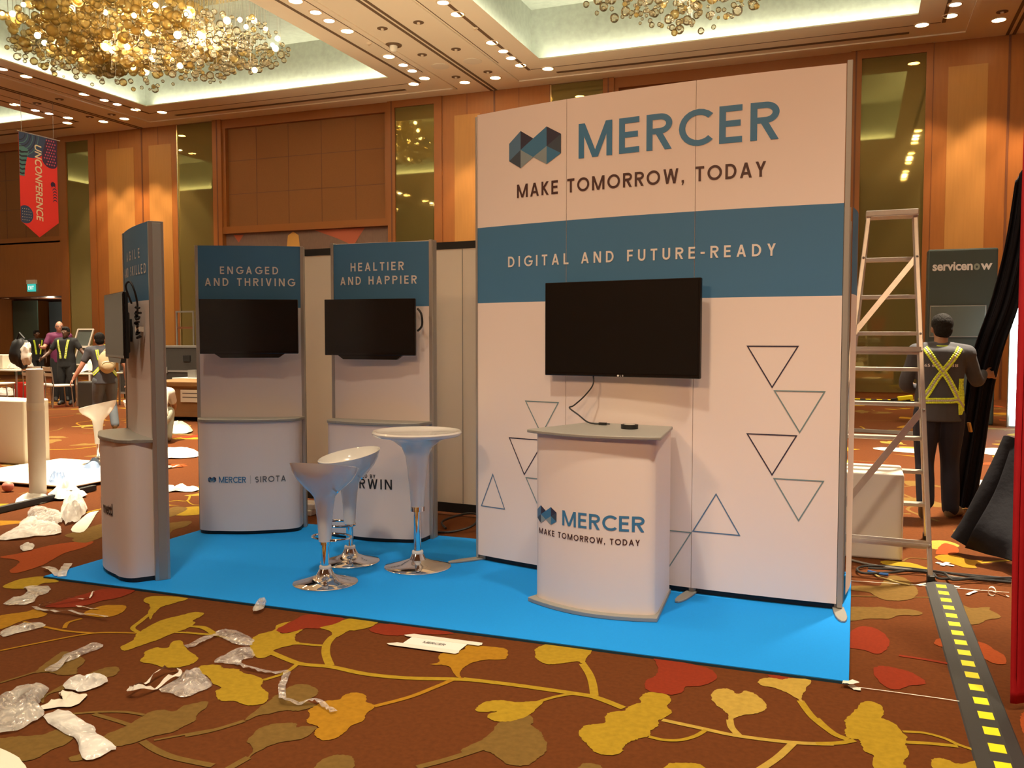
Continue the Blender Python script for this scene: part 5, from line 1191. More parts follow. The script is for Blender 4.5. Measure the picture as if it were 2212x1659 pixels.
def far_table(label, x, y, w, d, rz, h=.74, group='white tables at the far left'):
    o = thing('folding_table', label, 'table', (x, y, 0), rz, group)
    MB().use('chair_white').box(-w/2, w/2, -d/2, d/2, h-.035, h).build('tabletop', None, o, bevel=.008)
    for sx in (-1, 1):
        for sy in (-1, 1): MB().use('chair_metal').beam((sx*(w/2-.06), sy*(d/2-.06), 0), (sx*(w/2-.06), sy*(d/2-.06), h-.03), .03, .03).build('leg', None, o)
    return o
far_table('long white table at the left photo edge holding boxes', -19.0, 15.2, 2.3, .8, 0)
far_table('small white table to the right of the man in dark shirt', -15.35, 14.75, .8, .6, RD(10), .72)
tag(MB().use('plastic_cream').box(-19.0, -18.45, 14.95, 15.35, .745, 1.08).build('white_carton', bevel=.02), 'bulging white carton standing on the long white table', 'carton')
def crumple(name, label, cat, pts, h, m, seed, rings=9, up=0.004, group=None, rough=1.0):
    rd = random.Random(seed); P = smooth_poly(pts, 4); n = len(P); cx = sum(p[0] for p in P)/n; cy = sum(p[1] for p in P)/n
    ext = max(math.hypot(p[0]-cx, p[1]-cy) for p in P); f = 2.6/ext; jit = [1+.05*rd.uniform(-1, 1) for _ in range(n)]; vs = []
    for k in range(rings+1):
        t = k/rings
        for i, (x, y) in enumerate(P):
            e = (t if k else .02)*(jit[i] if k == rings else 1); q = Vector(((x-cx)*e, (y-cy)*e))
            v = Vector((q.x*f+seed*7.3, q.y*f, seed)); nz = .55+.9*noise.noise(v)+.45*abs(noise.noise(v*2.7))+.18*noise.noise(v*7)
            z = up+h*max(.06, nz)*(1-t**4*.8)
            vs.append((q.x, q.y, z))
    b = MB().use(m); b.add(vs, [(k*n+i, k*n+(i+1) % n, (k+1)*n+(i+1) % n, (k+1)*n+i) for k in range(rings) for i in range(n)]+[tuple(range(n))])
    return tag(b.build(name, loc=(cx, cy, 0), smooth=True), label, cat, group)
def lump(b, c, r, seed, amp=.22, n=22, m=16):
    """irregular soft bag shape"""
    t = MB(); t.ell((0, 0, 0), 1, n, m)
    b.add([Vector(c)+Vector((v[0]*r[0], v[1]*r[1], v[2]*r[2]))*(1+amp*noise.noise(Vector(v)*1.9+Vector((seed, 0, 0)))+amp*.5*noise.noise(Vector(v)*5+Vector((0, seed, 0)))) for v in t.v], t.f)
crumple('plastic_bag', 'pale translucent bag on the table behind the dark shirted man', 'bag', [(-18.35, 14.95), (-17.92, 14.95), (-17.9, 15.4), (-18.35, 15.45)], .22, 'film', 91, up=.75)
crumple('bin_liner', 'large white plastic bag on the floor behind the folding chair', 'bag', [(-16.5, 15.2), (-16.15, 15.15), (-16.1, 15.5), (-16.4, 15.55)], .34, 'film_white', 92)
crumple('white_bundle', 'white bundle lying on the table beside the dark shirted man', 'bundle', [(-15.66, 14.55), (-15.15, 14.55), (-15.1, 14.9), (-15.6, 14.9)], .3, 'fabric_white', 93, up=.722)
crumple('floor_bag', 'white plastic bag on the carpet at the left photo edge', 'bag', [(-20.2, 16.0), (-19.4, 16.0), (-19.3, 16.5), (-20.2, 16.5)], .25, 'film_white', 94)
tag(MB().use('red_plastic').box(-18.1, -17.55, 14.95, 15.3, 0, .45).build('red_crate', bevel=.02), 'bright red crate under the far left table', 'crate')
tag(MB().use('case').box(-15.15, -14.7, 14.0, 14.4, 0, .56).build('dark_bin', bevel=.03), 'dark square bin to the left of the man with backpack', 'bin')
o = thing('brochure_stand', 'white zigzag brochure rack between the two workers', 'brochure rack', (-16.85, 15.7, 0), RD(10))
for z, dz in ((.85, 0), (1.25, 0)):
    b = MB().use('tape_white'); 
    b.beam((-.2, 0, z), (-.05, .0, z+.42), .03, .03).beam((.2, 0, z), (.35, 0, z+.42), .03, .03).beam((-.2, 0, z), (.2, 0, z), .03, .03).beam((-.05, 0, z+.42), (.35, 0, z+.42), .03, .03); b.build('tray_frame', None, o)
    MB().use('sn_screen').add([(-.18, .01, z+.02), (.2, .01, z+.02), (.33, .01, z+.4), (-.05, .01, z+.4)], [(0, 1, 2, 3)]).build('tray_sheet', None, o)
MB().use('tape_white').beam((.2, .02, 0), (.2, .02, .86), .03, .03).beam((-.05, .02, 0), (-.2, .02, .86), .03, .03).beam((.35, .02, 1.25), (.2, .02, 1.25), .03, .03).build('scissor_frame', None, o)
# flight cases, crate, rack
def flight_case(label, x0, x1, y0, y1, z):
    o = thing('flight_case', label, 'flight case', (x0, y0, 0)); w, d = x1-x0, y1-y0
    MB().use('case').box(0, w, 0, d, .12, z).build('body', None, o)
    b = MB().use('case_edge')
    for zz in (.12, z-.04, z*.52): b.box(-.01, w+.01, -.012, d+.01, zz, zz+.045)
    for xx in (-.012, w-.03): b.box(xx, xx+.042, -.012, d+.01, .12, z)
    b.build('edge_trim', None, o)
    MB().use('case_edge').box(w*.2, w*.2+.16, -.03, 0, z*.5, z*.5+.14).build('latch', None, o)
    MB().use('black').box(w*.5, w*.5+.2, -.02, 0, z*.72, z*.72+.14).build('handle', None, o)
    b = MB().use('black')
    for xx in (.1, w-.1):
        for yy in (.1, d-.1): b.box(xx-.04, xx+.04, yy-.03, yy+.03, 0, .12)
    b.build('castors', None, o)
flight_case('black flight case at left end of the row before the wood wall', -16.6, -15.75, 16.6, 17.6, 1.22)
flight_case('wide black flight case with grey edges left of the ENGAGED stand', -15.7, -13.6, 16.6, 17.6, 1.28)
o = thing('clothes_rack', 'tall thin metal frame rack standing on the flight case row', 'rack', (-15.9, 17.8, 0))
for x in (0, .52): MB().use('case_edge').beam((x, 0, 0), (x, 0, 2.12), .035, .035).build('upright', None, o)
MB().use('case_edge').beam((-.02, 0, 2.12), (.54, 0, 2.12), .04, .04).build('top_rail', None, o)
MB().use('wood_dark').beam((0, 0, 1.72), (.52, 0, 1.72), .03, .05).build('middle_rail', None, o)
o = thing('timber_crate', 'brown timber crate with white paper label left of ENGAGED stand', 'crate', (-11.85, 12.5, 0), RD(6))
MB().use('crate').box(0, 1.9, 0, 1.0, .08, .62).build('body', None, o)
MB().use('crate_light').box(-.06, 1.96, -.06, 1.06, .62, .70).build('lid', None, o, bevel=.01)
b = MB().use('crate')
for x in (0, .38, 1.82): b.box(x-.04, x+.06, -.03, 0, .08, .62)
b.box(-.03, 1.93, -.03, 0, .08, .16); b.build('battens', None, o)
MB().use('paper').box(.70, 1.15, -.036, -.031, .34, .56).build('paper_label', None, o)
b = MB().use('ink_grey'); b.box(.74, 1.05, -.038, -.036, .49, .505).box(.74, 1.1, -.038, -.036, .42, .435); b.build('label_lines', None, o)
MB().use('black').box(.15, .25, .1, .9, 0, .08).box(1.6, 1.7, .1, .9, 0, .08).build('skids', None, o)
far_table('small white side table in front of the wide flight case', -13.2, 15.4, .9, .6, 0, .62)
tag(MB().use('case_edge').box(-13.4, -13.2, 15.3, 15.5, .62, .78).build('metal_box'), 'small grey box standing on the side table by the flight case', 'box')
tag(MB().use('paper').box(-13.05, -12.75, 15.25, 15.5, .62, .70).build('paper_stack'), 'white paper stack on the side table by the flight case', 'paper stack')
# ============================================================ litter on the carpet
def litter_ribbon(name, label, cat, key, m, lift=.02, seed=0):
    w, pts = RIBS[key]; P = smooth_line(pts, 5); L, R_ = ribbon2d(P, w); n = len(P); rd = random.Random(seed)
    zs = [(.0165 if key in ('tape_v1', 'tape_v2', 'mt1') else .006)+lift*abs(noise.noise(Vector((p[0]*9, p[1]*9, seed+.5)))) for p in P]
    b = MB().use(m).add([(x, y, z) for (x, y), z in zip(L, zs)]+[(x, y, (z if z > .0165 else z*.8)+lift*.4*rd.random()) for (x, y), z in zip(R_, zs)], [(i+1, i, n+i, n+i+1) for i in range(n-1)])
    return tag(b.build(name), label, cat)
FL = [('wrap_a', 'bubble_wrap', 'strip of bubble wrap below the left corner of the blue mat', 'bubble wrap', .02, 'film'),
 ('wrap_b', 'bubble_wrap', 'narrow bubble wrap piece at the left photo edge', 'bubble wrap', .02, 'film'),
 ('wrap_c', 'plastic_film', 'twisted clear film strip above the crumpled bubble wrap', 'plastic film', .02, 'film_thin'),
 ('wrap_d', 'bubble_wrap', 'small crumpled bubble wrap just above the big heap', 'bubble wrap', .035, 'film_white'),
 ('heap', 'bubble_wrap', 'big crumpled heap of bubble wrap at bottom left', 'bubble wrap', .05, 'film'),
 ('card', 'card_sheet', 'folded grey card sheet sticking out of the bubble wrap heap', 'card', .03, 'plastic_cream'),
 ('wrap_e', 'bubble_wrap', 'long flat bubble wrap strip in the bottom left corner', 'bubble wrap', .02, 'film_white'),
 ('wrap_f', 'plastic_film', 'shiny clear film piece beside the white strap loop', 'plastic film', .03, 'film_thin'),
 ('wrap_g', 'plastic_film', 'clear film scrap on a yellow leaf near the mat', 'plastic film', .02, 'film_thin'),
 ('wrap_h', 'plastic_film', 'clear film scrap with a long thin tail', 'plastic film', .02, 'film_thin'),
 ('leafbit', 'plastic_film', 'leaf-like scrap of clear film on the front mat edge', 'plastic film', .03, 'film'),
 ('corner', 'plastic_film', 'clear film piece touching the big yellow leaf left', 'plastic film', .025, 'film_thin'),
 ('small', 'paper_scrap', 'small white scrap alone on the carpet left of the mat', 'paper scrap', .03, 'film_white'),
 ('film_heap', 'plastic_film', 'long white film heap on the carpet at far left', 'plastic film', .06, 'film_white'),
 ('film_mid', 'plastic_film', 'see-through film bag between the pole and white film', 'plastic film', .07, 'film'),
 ('film_ball', 'plastic_film', 'round ball of white film beside the cream board piece', 'plastic film', .14, 'film_white'),
 ('board', 'foam_board', 'cream foam board strip on the carpet near the mat', 'foam board', .02, 'plastic_cream'),
 ('papers', 'paper_heap', 'white paper heap lying right of the upright roll foot', 'paper', .11, 'paper'),
 ('papers2', 'paper_heap', 'low white paper heap in front of the upright roll', 'paper', .05, 'paper'),
 ('blue_paper', 'crumpled_paper', 'crumpled blue printed paper ball right of the roll', 'paper', .12, 'paper_blue'),
 ('white_paper', 'crumpled_paper', 'crumpled white paper ball right of the blue one', 'paper', .13, 'paper'),
 ('blue_bits', 'crumpled_paper', 'greyish crumpled paper close to the pale stool foot', 'paper', .10, 'paper_blue'),
 ('paper_right', 'paper_heap', 'white paper heap between the side-on and ENGAGED stands', 'paper', .06, 'paper'),
 ('paper_bits', 'paper_scrap', 'twisted white paper strip left of the ENGAGED stand', 'paper scrap', .05, 'paper'),
 ('sheet_a', 'paper_sheet', 'white sheet on the carpet seen through the ladder', 'paper sheet', .008, 'paper'),
 ('sheet_b', 'paper_sheet', 'white sheet on the carpet right of the black drape', 'paper sheet', .008, 'paper'),
 ('bag_green', 'cloth_bag', 'grey green cloth bag on the floor before the timber crate', 'bag', .12, 'bag_green'),
 ('corner_board', 'cardboard', 'beige cardboard corner at the bottom left photo corner', 'cardboard', .004, 'plastic_cream')]
for i, (k, nm, lab, cat, h, m) in enumerate(FL): crumple(nm, lab, cat, FILMS[k], h, m, i+3, up=.0155 if k == 'leafbit' else .004)
for i, (k, nm, lab, cat, m, l) in enumerate([('strip_a', 'film_strip', 'long film strip below the left end of the blue mat', 'plastic film', 'film', .03), ('strip_b', 'paper_strip', 'thin white strip pointing at the blue mat', 'strip', 'tape_white', .03),
  ('strip_c', 'paper_strip', 'short thin white strip across an orange leaf', 'strip', 'tape_white', .02), ('loop', 'packing_strap', 'white packing strap bent into a narrow loop', 'strap', 'tape_white', .05),
  ('film_tail', 'film_strip', 'narrow film strip joining the yellow leaves', 'plastic film', 'film_thin', .02), ('film_long', 'film_strip', 'long kinked clear film string over the orange leaf', 'plastic film', 'film_thin', .03),
  ('tape_v1', 'tape_piece', 'left tape piece of the pale V at the mat corner', 'tape', 'film', .02), ('tape_v2', 'tape_piece', 'right tape piece of the pale V at the mat corner', 'tape', 'film', .03),
  ('tapeX1', 'tape_piece', 'long white tape of the cross right of the ladder', 'tape', 'tape_white', .003), ('tapeX2', 'tape_piece', 'short white tape of the cross right of the ladder', 'tape', 'tape_white', .006),
  ('strip_r', 'paper_strip', 'white paper strip right of the cable cover', 'strip', 'tape_white', .01), ('strip_r2', 'paper_strip', 'thin curling paper strip near the red curtain', 'strip', 'tape_white', .03),
  ('tp1', 'tape_piece', 'white tape scrap left of the ladder foot', 'tape', 'tape_white', .004), ('tp2', 'tape_piece', 'white tape scrap right of the cable cover end', 'tape', 'tape_white', .004),
  ('mt1', 'tape_piece', 'white tape scrap at the right front mat corner', 'tape', 'tape_white', .01), ('mt2', 'tape_piece', 'second tape scrap slanting from the right mat corner', 'tape', 'tape_white', .006),
  ('string', 'floor_string', 'thin pale string from the mat corner to the cable cover', 'string', 'tape_white', .002), ('string2', 'floor_string', 'thin pale string crossing behind the cable cover end', 'string', 'tape_white', .002),
  ('mid_strip', 'foam_tube', 'pale foam strip on the carpet beyond the side-on stand', 'foam strip', 'paper', .04), ('papstrip', 'paper_strip', 'white strip leaning near the far paper heap', 'strip', 'paper', .04)]):
    litter_ribbon(nm, lab, cat, k, m, l, i)
tag(MB().use('black').beam((-6.75, 5.3, .03), (-6.9, 6.55, .03), .05, .05).build('floor_pole'), 'dark pole lying on the carpet before the upright roll', 'pole')
tag(MB().use('finger').ell((-7.63, 6.2, .05), (.06, .05, .05), 14, 10).build('pink_ball', smooth=True), 'small pink round thing at the left photo edge', 'ball')
# curled paper ring at the right
t = [2*pi*k/20 for k in range(20)]
tag(MB().use('tape_white').add([(.76+.02*cos(a), 5.74+.012*sin(a)+.0, .024+.022*sin(a)) for a in t]+[(.765+.02*cos(a), 5.765+.012*sin(a), .024+.022*sin(a)) for a in t], [(i, (i+1) % 20, 20+(i+1) % 20, 20+i) for i in range(20)]).build('paper_curl'), 'curled paper ring on the carpet near the red curtain', 'paper curl')
# ============================================================ people
def remeshed(b, name, m, parent, voxel, smooth=6):
    me = bpy.data.meshes.new('tmp'); me.from_pydata(b.v, [], b.f)
    o = bpy.data.objects.new('tmp', me); COL.objects.link(o)
    r = o.modifiers.new('r', 'REMESH'); r.mode = 'VOXEL'; r.voxel_size = voxel
    s = o.modifiers.new('s', 'SMOOTH'); s.iterations = smooth; s.factor = .5
    me2 = bpy.data.meshes.new_from_object(o.evaluated_get(_dg())); me2.name = name
    bpy.data.objects.remove(o); bpy.data.meshes.remove(me)
    me2.materials.clear(); me2.materials.append(MATS[m])
    me2.polygons.foreach_set('use_smooth', [True]*len(me2.polygons)); me2.polygons.foreach_set('material_index', [0]*len(me2.polygons))
    o = bpy.data.objects.new(name, me2); COL.objects.link(o); o.parent = parent
    return o
def limb(b, pts, rs, n=12):
    P = smooth_line([tuple(p)+(r,) for p, r in zip(pts, rs)], 5)
    b.tube([p[:3] for p in P], [p[3] for p in P], n)
    for p, r in zip(pts, rs): b.ell(p, r, n, 8)
def loft(b, rings, n=18):
    R = smooth_line([tuple(v) for v in rings], 4); vs = []; k = len(R)
    for x, y, z, rx, ry in R:
        for j in range(n): a = 2*pi*j/n; vs.append((x+rx*cos(a), y+ry*sin(a), z))
    b.add(vs, [(i*n+j, i*n+(j+1) % n, (i+1)*n+(j+1) % n, (i+1)*n+j) for i in range(k-1) for j in range(n)]+[tuple(reversed(range(n))), tuple(range((k-1)*n, k*n))])
def hand(b, w, d, side, s=1.0, curl=.5, palm_n=None):
    """w wrist, d direction of the hand; five separate fingers"""
    w = Vector(w); d = Vector(d).normalized(); up = Vector(palm_n) if palm_n else Vector((side, 0, 0))
    up = (up-d*up.dot(d)).normalized(); x = d.cross(up)*(1)
    c = w+d*.05*s
    M = Matrix((x, up, d)).transposed()
    b.ell(c, (.040*s, .016*s, .052*s), 10, 8, M.to_4x4())
    for i, (off, l) in enumerate(((-.029, .066), (-.010, .076), (.010, .071), (.028, .055))):
        p0 = w+d*.085*s+x*off*s; p1 = p0+d*l*.45*s-up*.012*curl*s; p2 = p1+d*l*.35*s*(1-curl*.4)-up*.03*curl*s; p3 = p2+d*l*.25*s*(1-curl)-up*.025*curl*s
        b.tube([p0, p1, p2, p3], [.0095*s, .009*s, .0085*s, .007*s], 8); b.ell(p3, .007*s, 8, 6)
    t0 = w+d*.035*s-x*.032*s; t1 = t0+d*.03*s-x*.028*s-up*.008*s; t2 = t1+d*.034*s-x*.006*s-up*.012*s
    b.tube([t0, t1, t2], [.012*s, .0105*s, .0085*s], 8); b.ell(t2, .0085*s, 8, 6)
BASE = dict(pelvis=(0, 0, .90), chest=(0, .01, 1.25), neck=(0, .0, 1.43), head=(0, .025, 1.57),
            shR=(.18, 0, 1.37), elR=(.23, -.02, 1.10), wrR=(.22, .06, .87), shL=(-.18, 0, 1.37), elL=(-.23, -.02, 1.10), wrL=(-.22, .06, .87),
            hipR=(.09, 0, .87), knR=(.10, .03, .48), anR=(.10, -.01, .085), toR=(.115, .15, .03), hipL=(-.09, 0, .87), knL=(-.10, .03, .48), anL=(-.10, -.01, .085), toL=(-.115, .15, .03))
def person(label, loc, rz, pose, skin='skin', shirt='shirt_grey', pants='navy', shoe='shoe', hair='hair', s=1.0, voxel=.012, bald=False, lower=True, sleeve=.6, fat=1.0, dR=None, dL=None, headyaw=0, glasses=False):
    J = {k: Vector(v) for k, v in {**BASE, **pose}.items()}
    root = thing('person', label, 'person', loc, rz); root.scale = (s, s, s)
    b = MB(); pv, ch, nk, hd = J['pelvis'], J['chest'], J['neck'], J['head']
    def torso(b, g, z0=0):
        R = []
        for t, rx, ry in ((0, .155, .105), (.22, .158, .112), (.45, .145, .108), (.70, .160, .115), (.92, .168, .112)):
            p = pv.lerp(ch, t/.72) if t < .72 else ch.lerp(nk, (t-.72)/.28)
            R.append((p.x, p.y, p.z, (rx+g)*fat, (ry+g)*fat))
        p = ch.lerp(nk, .95); R.append((p.x, p.y, p.z, .10+g, .075+g))
        loft(b, R)
        limb(b, [J['shL'], ch.lerp(nk, .68), J['shR']], [.062+g, .078+g, .062+g])
    torso(b, 0)
    limb(b, [ch.lerp(nk, .7), nk, nk.lerp(hd, .55)], [.075, .056, .054])
    Mh = Matrix.Rotation(headyaw, 4, 'Z')
    def H(x, y, z): return hd+(Mh @ Vector((x, y, z)))
    b.ell(hd+Vector((0, 0, .02)), (.074, .092, .095), 16, 12, Mh)
    b.ell(H(0, .022, -.045), (.056, .066, .070), 14, 10, Mh)          # jaw
    b.tube([H(0, .085, .015), H(0, .112, -.022), H(0, .088, -.032)], [.010, .016, .012], 8)   # nose
    b.ell(H(0, .082, -.062), (.024, .012, .009), 10, 6, Mh)            # lips
    for sx in (-1, 1):
        b.ell(H(sx*.076, -.005, -.01), (.010, .020, .030), 8, 8, Mh)   # ears
        b.ell(H(sx*.032, .078, .028), (.022, .012, .008), 8, 6, Mh)    # brow
    for sd in 'LR':
        q = 1 if sd == 'R' else -1
        limb(b, [J['sh'+sd], J['sh'+sd].lerp(J['el'+sd], .5), J['el'+sd], J['el'+sd].lerp(J['wr'+sd], .3), J['wr'+sd]], [.054, .047, .040, .040, .027])
        dd = (dR if sd == 'R' else dL) or (J['wr'+sd]-J['el'+sd]); hand(b, J['wr'+sd], dd, q, 1.0, .6)
        if lower:
            limb(b, [J['hip'+sd], J['hip'+sd].lerp(J['kn'+sd], .4), J['kn'+sd], J['kn'+sd].lerp(J['an'+sd], .35), J['an'+sd]], [.085*fat, .075*fat, .054, .052, .036])
            limb(b, [J['an'+sd]-Vector((0, 0, .03)), J['an'+sd].lerp(J['to'+sd], .5)-Vector((0, 0, .01)), J['to'+sd]], [.034, .034, .026], 8)
    remeshed(b, 'body', skin, root, voxel)
    e = MB()
    for sx in (-1, 1): e.use('ink_white').ell(H(sx*.032, .084, .012), (.014, .008, .008), 8, 6, Mh); e.use('ink_black').ell(H(sx*.032, .091, .012), (.006, .004, .006), 8, 6, Mh)
    e.build('eyes', None, root, smooth=True)
    if not bald:
        h = MB(); h.ell(H(0, -.012, .040), (.084, .098, .088), 16, 12, Mh); h.ell(H(0, -.045, -.01), (.074, .062, .075), 14, 10, Mh); h.ell(H(0, .04, .085), (.066, .055, .034), 12, 8, Mh)
        remeshed(h, 'hair', hair, root, .009, 2)
    if glasses:
        g = MB().use('black')
        for sx in (-1, 1): g.tube([H(sx*.034+.02*cos(t), .10, .012+.016*sin(t)) for t in [2*pi*k/12 for k in range(12)]], .003, 6, True).tube([H(sx*.055, .10, .014), H(sx*.078, 0, .014)], .003, 6)
        g.build('glasses', None, root)
    c = MB(); torso(c, .014)
    p = pv+Vector((0, 0, -.03)); loft(c, [(p.x, p.y, p.z-.06, .172*fat, .125*fat), (pv.x, pv.y, pv.z+.08, .170*fat, .124*fat)])
    for sd in 'LR':
        q = J['sh'+sd].lerp(J['el'+sd], min(1, sleeve/.6*.62)) if sleeve <= .6 else J['el'+sd]
        pts = [J['sh'+sd], J['sh'+sd].lerp(J['el'+sd], .35), q]; rr = [.068, .064, .060]
        if sleeve > .8: pts += [J['el'+sd].lerp(J['wr'+sd], .9)]; rr = [.068, .062, .055, .042]
        limb(c, pts, rr)
    c.tube([ch.lerp(nk, .6), nk+Vector((0, 0, .015))], [.085, .066], 14)
    sh = remeshed(c, 'shirt', shirt, root, voxel*.9)
    if lower:
        t = MB()
        loft(t, [(pv.x, pv.y, pv.z-.08, .160*fat, .118*fat), (pv.x, pv.y, pv.z+.07, .162*fat, .118*fat)])
        for sd in 'LR': limb(t, [J['hip'+sd], J['hip'+sd].lerp(J['kn'+sd], .4), J['kn'+sd], J['kn'+sd].lerp(J['an'+sd], .5), J['an'+sd]+Vector((0, 0, .0))], [.098*fat, .092*fat, .075, .073, .068])
        remeshed(t, 'trousers', pants, root, voxel)
        for sd in 'LR':
            f = MB(); a, to = J['an'+sd], J['to'+sd]; d = (to-a); 
            limb(f, [a+Vector((0, 0, .02)), a-Vector((0, 0, .035))-d*.1, a.lerp(to, .55)+Vector((0, 0, .0)), to], [.045, .047, .046, .038], 10)
            remeshed(f, 'shoe', shoe, root, .009, 3)
    return root, sh
def strap_on(parent_, shirt, paths, w, m, name, facing, off=.006, edge=None):
    """fabric strips wrapped onto the shirt; facing +1 = front (+y), -1 = back"""
    bm = bmesh.new(); bm.from_mesh(shirt.data); T = BVHTree.FromBMesh(bm)
    for path in paths:
        P = smooth_line(path, 8); L, R_ = ribbon2d(P, w); rows = []
        for k, (a, c) in enumerate(zip(L, R_)):
            row = []
            for t in (0, .33, .67, 1):
                x, z = a[0]+(c[0]-a[0])*t, a[1]+(c[1]-a[1])*t
                h = T.ray_cast(Vector((x, facing*1.0, z)), Vector((0, -facing, 0)))[0]
                if h is None: h = T.find_nearest(Vector((x, 0, z)))[0]
                row.append(h+Vector((0, facing*off, 0)))
            rows.append(row)
        b = MB()
        for q, mm in ((0, m), (1, edge or m), (2, m)):
            b.use(mm)
            for i in range(len(rows)-1): b.add([rows[i][q], rows[i][q+1], rows[i+1][q+1], rows[i+1][q]], [(0, 1, 2, 3)])
        o = b.build(name, None, shirt, smooth=True)
        sd = o.modifiers.new('s', 'SOLIDIFY'); sd.thickness = .004; sd.offset = 0
    bm.free()
# ---- worker on the right, back to the camera, holding the black drape
W1, sh = person('worker with yellow crossed back harness holding the black drape at right', (.645, 8.05, 0), RD(4),
    dict(shR=(.19, -.01, 1.36), elR=(.29, .10, 1.14), wrR=(.37, .28, 1.19), shL=(-.18, 0, 1.37), elL=(-.25, .06, 1.10), wrL=(-.12, .26, 1.05), head=(.01, .04, 1.565),
         knL=(-.10, .0, .47), anL=(-.11, -.17, .17), toL=(-.11, -.06, .04), knR=(.10, .07, .48), anR=(.11, .04, .085), toR=(.20, .17, .035)),
    s=1.0, voxel=.008, fat=1.1, dR=(.9, .35, -.1), dL=(.7, .7, 0), sleeve=.85, headyaw=RD(6))
strap_on(W1, sh, [[(-.13, 1.41), (-.06, 1.30), (.035, 1.17), (.10, 1.05), (.13, .985)], [(.13, 1.41), (.06, 1.30), (-.035, 1.17), (-.10, 1.05), (-.15, .975)], [(-.165, .975), (-.06, .982), (.06, .985), (.125, .985), (.168, .93)]], .046, 'hivis', 'harness_strap', -1, .006, 'reflect')
strap_on(W1, sh, [[(.155, 1.16), (.150, 1.05), (.150, .95), (.155, .87)]], .05, 'hivis', 'side_panel', -1, .004)
MB().use('hivis').tube([(.07*cos(t), .075*sin(t)*1.0+.0, 1.425+.01*sin(t)) for t in [2*pi*k/20 for k in range(20)]], .012, 8, True).build('collar', None, W1, smooth=True)
def shirt_text(s, x0, x1, z0, z1):
    bm = bmesh.new(); bm.from_mesh(sh.data); T = BVHTree.FromBMesh(bm)
    def fn(u, z):
        h = T.ray_cast(Vector((u, -1, z)), Vector((0, 1, 0)))[0]; return tuple(h+Vector((0, -.004, 0))) if h else (u, -.13, z)
    lettering('shirt_lettering', s, x0, x1, z0, z1, fn, 'ink_white', W1, 1.0, .01); bm.free()
shirt_text('+65 6', -.155, -.06, 1.255, 1.28); shirt_text('038', .03, .115, 1.255, 1.28)
MB().use('pencil').beam((.225, .02, .80), (.245, .03, .72), .03, .02).build('tool_handle', None, W1, bevel=.005)
# ---- worker with the cream backpack
W2, sh = person('worker with cream backpack and yellow straps walking at left', (-11.2, 10.9, 0), RD(52),
    dict(pelvis=(0, 0, .86), chest=(-.02, .05, 1.20), neck=(-.05, .07, 1.37), head=(-.06, .10, 1.49), shR=(.17, .06, 1.31), elR=(.32, .05, 1.05), wrR=(.34, .14, .82), shL=(-.22, .06, 1.31), elL=(-.34, .05, 1.07), wrL=(-.46, .10, .86),
         hipR=(.09, 0, .83), hipL=(-.09, 0, .83), knR=(.11, .12, .46), anR=(.13, -.05, .10), toR=(.14, .10, .03), knL=(-.11, .16, .46), anL=(-.12, .22, .085), toL=(-.12, .38, .03)),
    pants='denim', skin='skin_pink', s=.97, fat=1.08, voxel=.011)
strap_on(W2, sh, [[(-.12, 1.33), (-.10, 1.2), (-.05, 1.06)], [(.12, 1.33), (.07, 1.2), (.03, 1.12)], [(-.05, 1.08), (-.12, 1.0), (-.19, .92)], [(.05, 1.05), (.12, .98), (.18, .90)]], .045, 'hivis', 'harness_strap', -1, .008, 'reflect')
MB().use('hivis').tube([(.085*cos(t), .10+.085*sin(t), 1.375+.02*sin(t)) for t in [2*pi*k/20 for k in range(20)]], .022, 8, True).build('collar', None, W2, smooth=True)
bp = MB().use('bag_tan').ell((.02, -.14, 1.13), (.135, .085, .19), 18, 14).build('backpack', None, W2, smooth=True); bp['label'] = 'cream backpack'
MB().use('bag_tan').ell((.02, -.21, 1.07), (.10, .045, .085), 14, 10).build('front_pocket', None, bp, smooth=True)
MB().use('reflect').tube([(.02+.09*cos(t), -.247, 1.075+.05*sin(t)*.4+.045) for t in [pi*k/10 for k in range(11)]], .006, 6).build('zip', None, bp)
MB().use('bag_tan').tube([(-.02, -.10, 1.31), (.02, -.11, 1.35), (.06, -.10, 1.31)], .012, 8).build('grab_handle', None, bp, smooth=True)
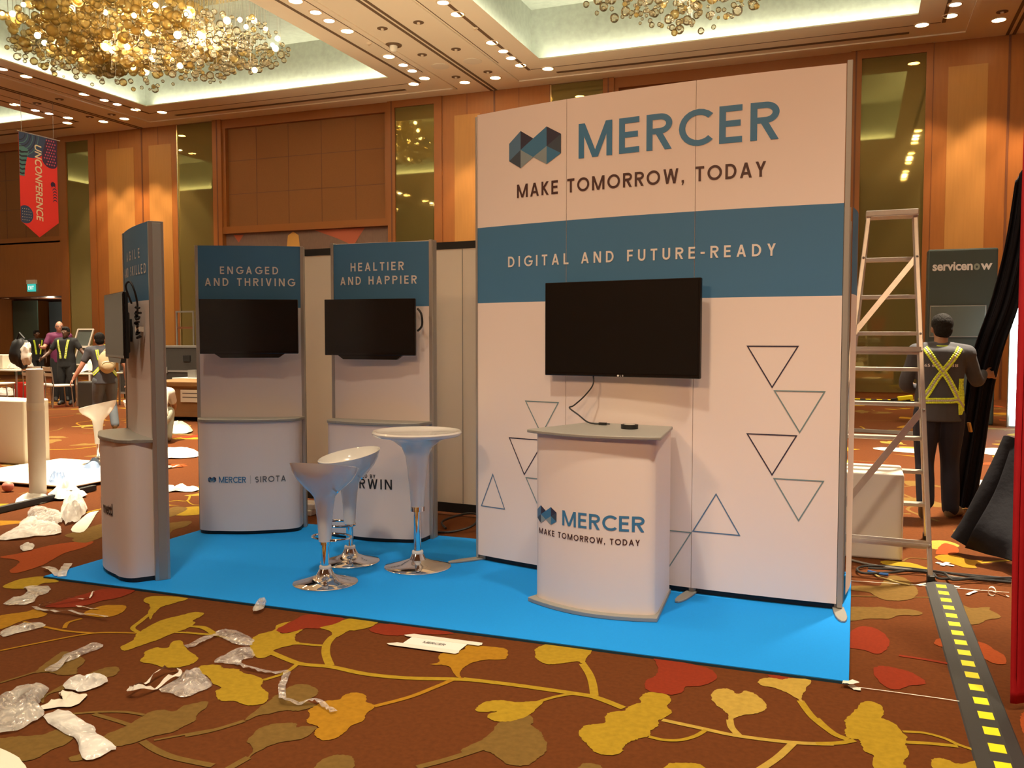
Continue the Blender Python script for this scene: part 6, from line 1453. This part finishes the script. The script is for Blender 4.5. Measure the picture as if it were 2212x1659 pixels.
# ---- man in dark shirt with yellow braces facing the camera
W3, sh = person('man in dark shirt with yellow braces facing the camera at far left', (-16.25, 14.75, 0), RD(205),
    dict(chest=(0, .03, 1.25), head=(-.02, .06, 1.56), neck=(0, .03, 1.43), elR=(.33, .06, 1.13), wrR=(.40, .22, 1.02), elL=(-.34, .02, 1.15), wrL=(-.52, .12, .98)), shirt='shirt_dark', skin='skin_dark', pants='shirt_dark', shoe='shoe_dark', s=1.02, fat=1.12, voxel=.014)
strap_on(W3, sh, [[(-.11, 1.40), (-.08, 1.25), (-.03, 1.0)], [(.11, 1.40), (.09, 1.25), (.06, 1.0)]], .04, 'hivis', 'brace_strap', 1, .008, 'reflect')
o = thing('holdall_bag', 'large black bag with white side carried by the man in dark shirt', 'bag', (-16.66, 13.95, 0))
b = MB().use('bag_black'); lump(b, (0, 0, 1.15), (.25, .18, .31), 2); b.build('bag_body', None, o, smooth=True)
b = MB().use('tape_white'); lump(b, (.30, -.12, 1.13), (.13, .08, .22), 6, .4); b.build('white_pouch', None, o, smooth=True)
MB().use('bag_black').tube([(-.1, 0, 1.45), (0, -.02, 1.58), (.12, 0, 1.45)], .02, 8).build('carry_handle', None, o, smooth=True)
# ---- bald man in purple shirt behind him
person('bald man in purple shirt behind the dark shirted man', (-17.28, 15.5, 0), RD(235), dict(elR=(.3, .10, 1.14), wrR=(.40, .34, 1.14)), shirt='shirt_purple', skin='skin_pink', pants='shirt_dark', shoe='shoe_dark', bald=True, glasses=True, s=1.1, fat=1.05, voxel=.016, dR=(.3, .8, .3))
# ---- far worker by the lobby
W5, sh = person('worker in black with yellow strap far off before the timber lobby door', (-21.6, 18.6, 0), RD(250), dict(), shirt='shirt_dark', skin='skin_dark', pants='shirt_dark', shoe='shoe_dark', s=1.0, voxel=.018)
strap_on(W5, sh, [[(-.11, 1.40), (-.08, 1.25), (-.04, 1.0)], [(.11, 1.40), (.09, 1.25), (.06, 1.0)]], .04, 'hivis', 'brace_strap', 1, .008)
# ---- person crouching behind the side-on stand
W6, sh = person('crouching person in pale clothes mostly hidden by the side-on stand', (-9.12, 9.75, 0), RD(38),
    dict(pelvis=(0, -.05, .36), chest=(0, .18, .62), neck=(0, .28, .76), head=(0, .36, .86), shR=(.18, .24, .70), elR=(.22, .42, .50), wrR=(.16, .56, .34), shL=(-.18, .24, .70), elL=(-.22, .42, .50), wrL=(-.16, .56, .34),
         hipR=(.09, -.05, .34), hipL=(-.09, -.05, .34), knR=(.16, .34, .42), anR=(.14, .12, .09), toR=(.15, .28, .03), knL=(-.14, .30, .10), anL=(-.12, -.08, .09), toL=(-.12, -.22, .04)), shirt='shirt_white', pants='bag_green', s=1.0, voxel=.013)
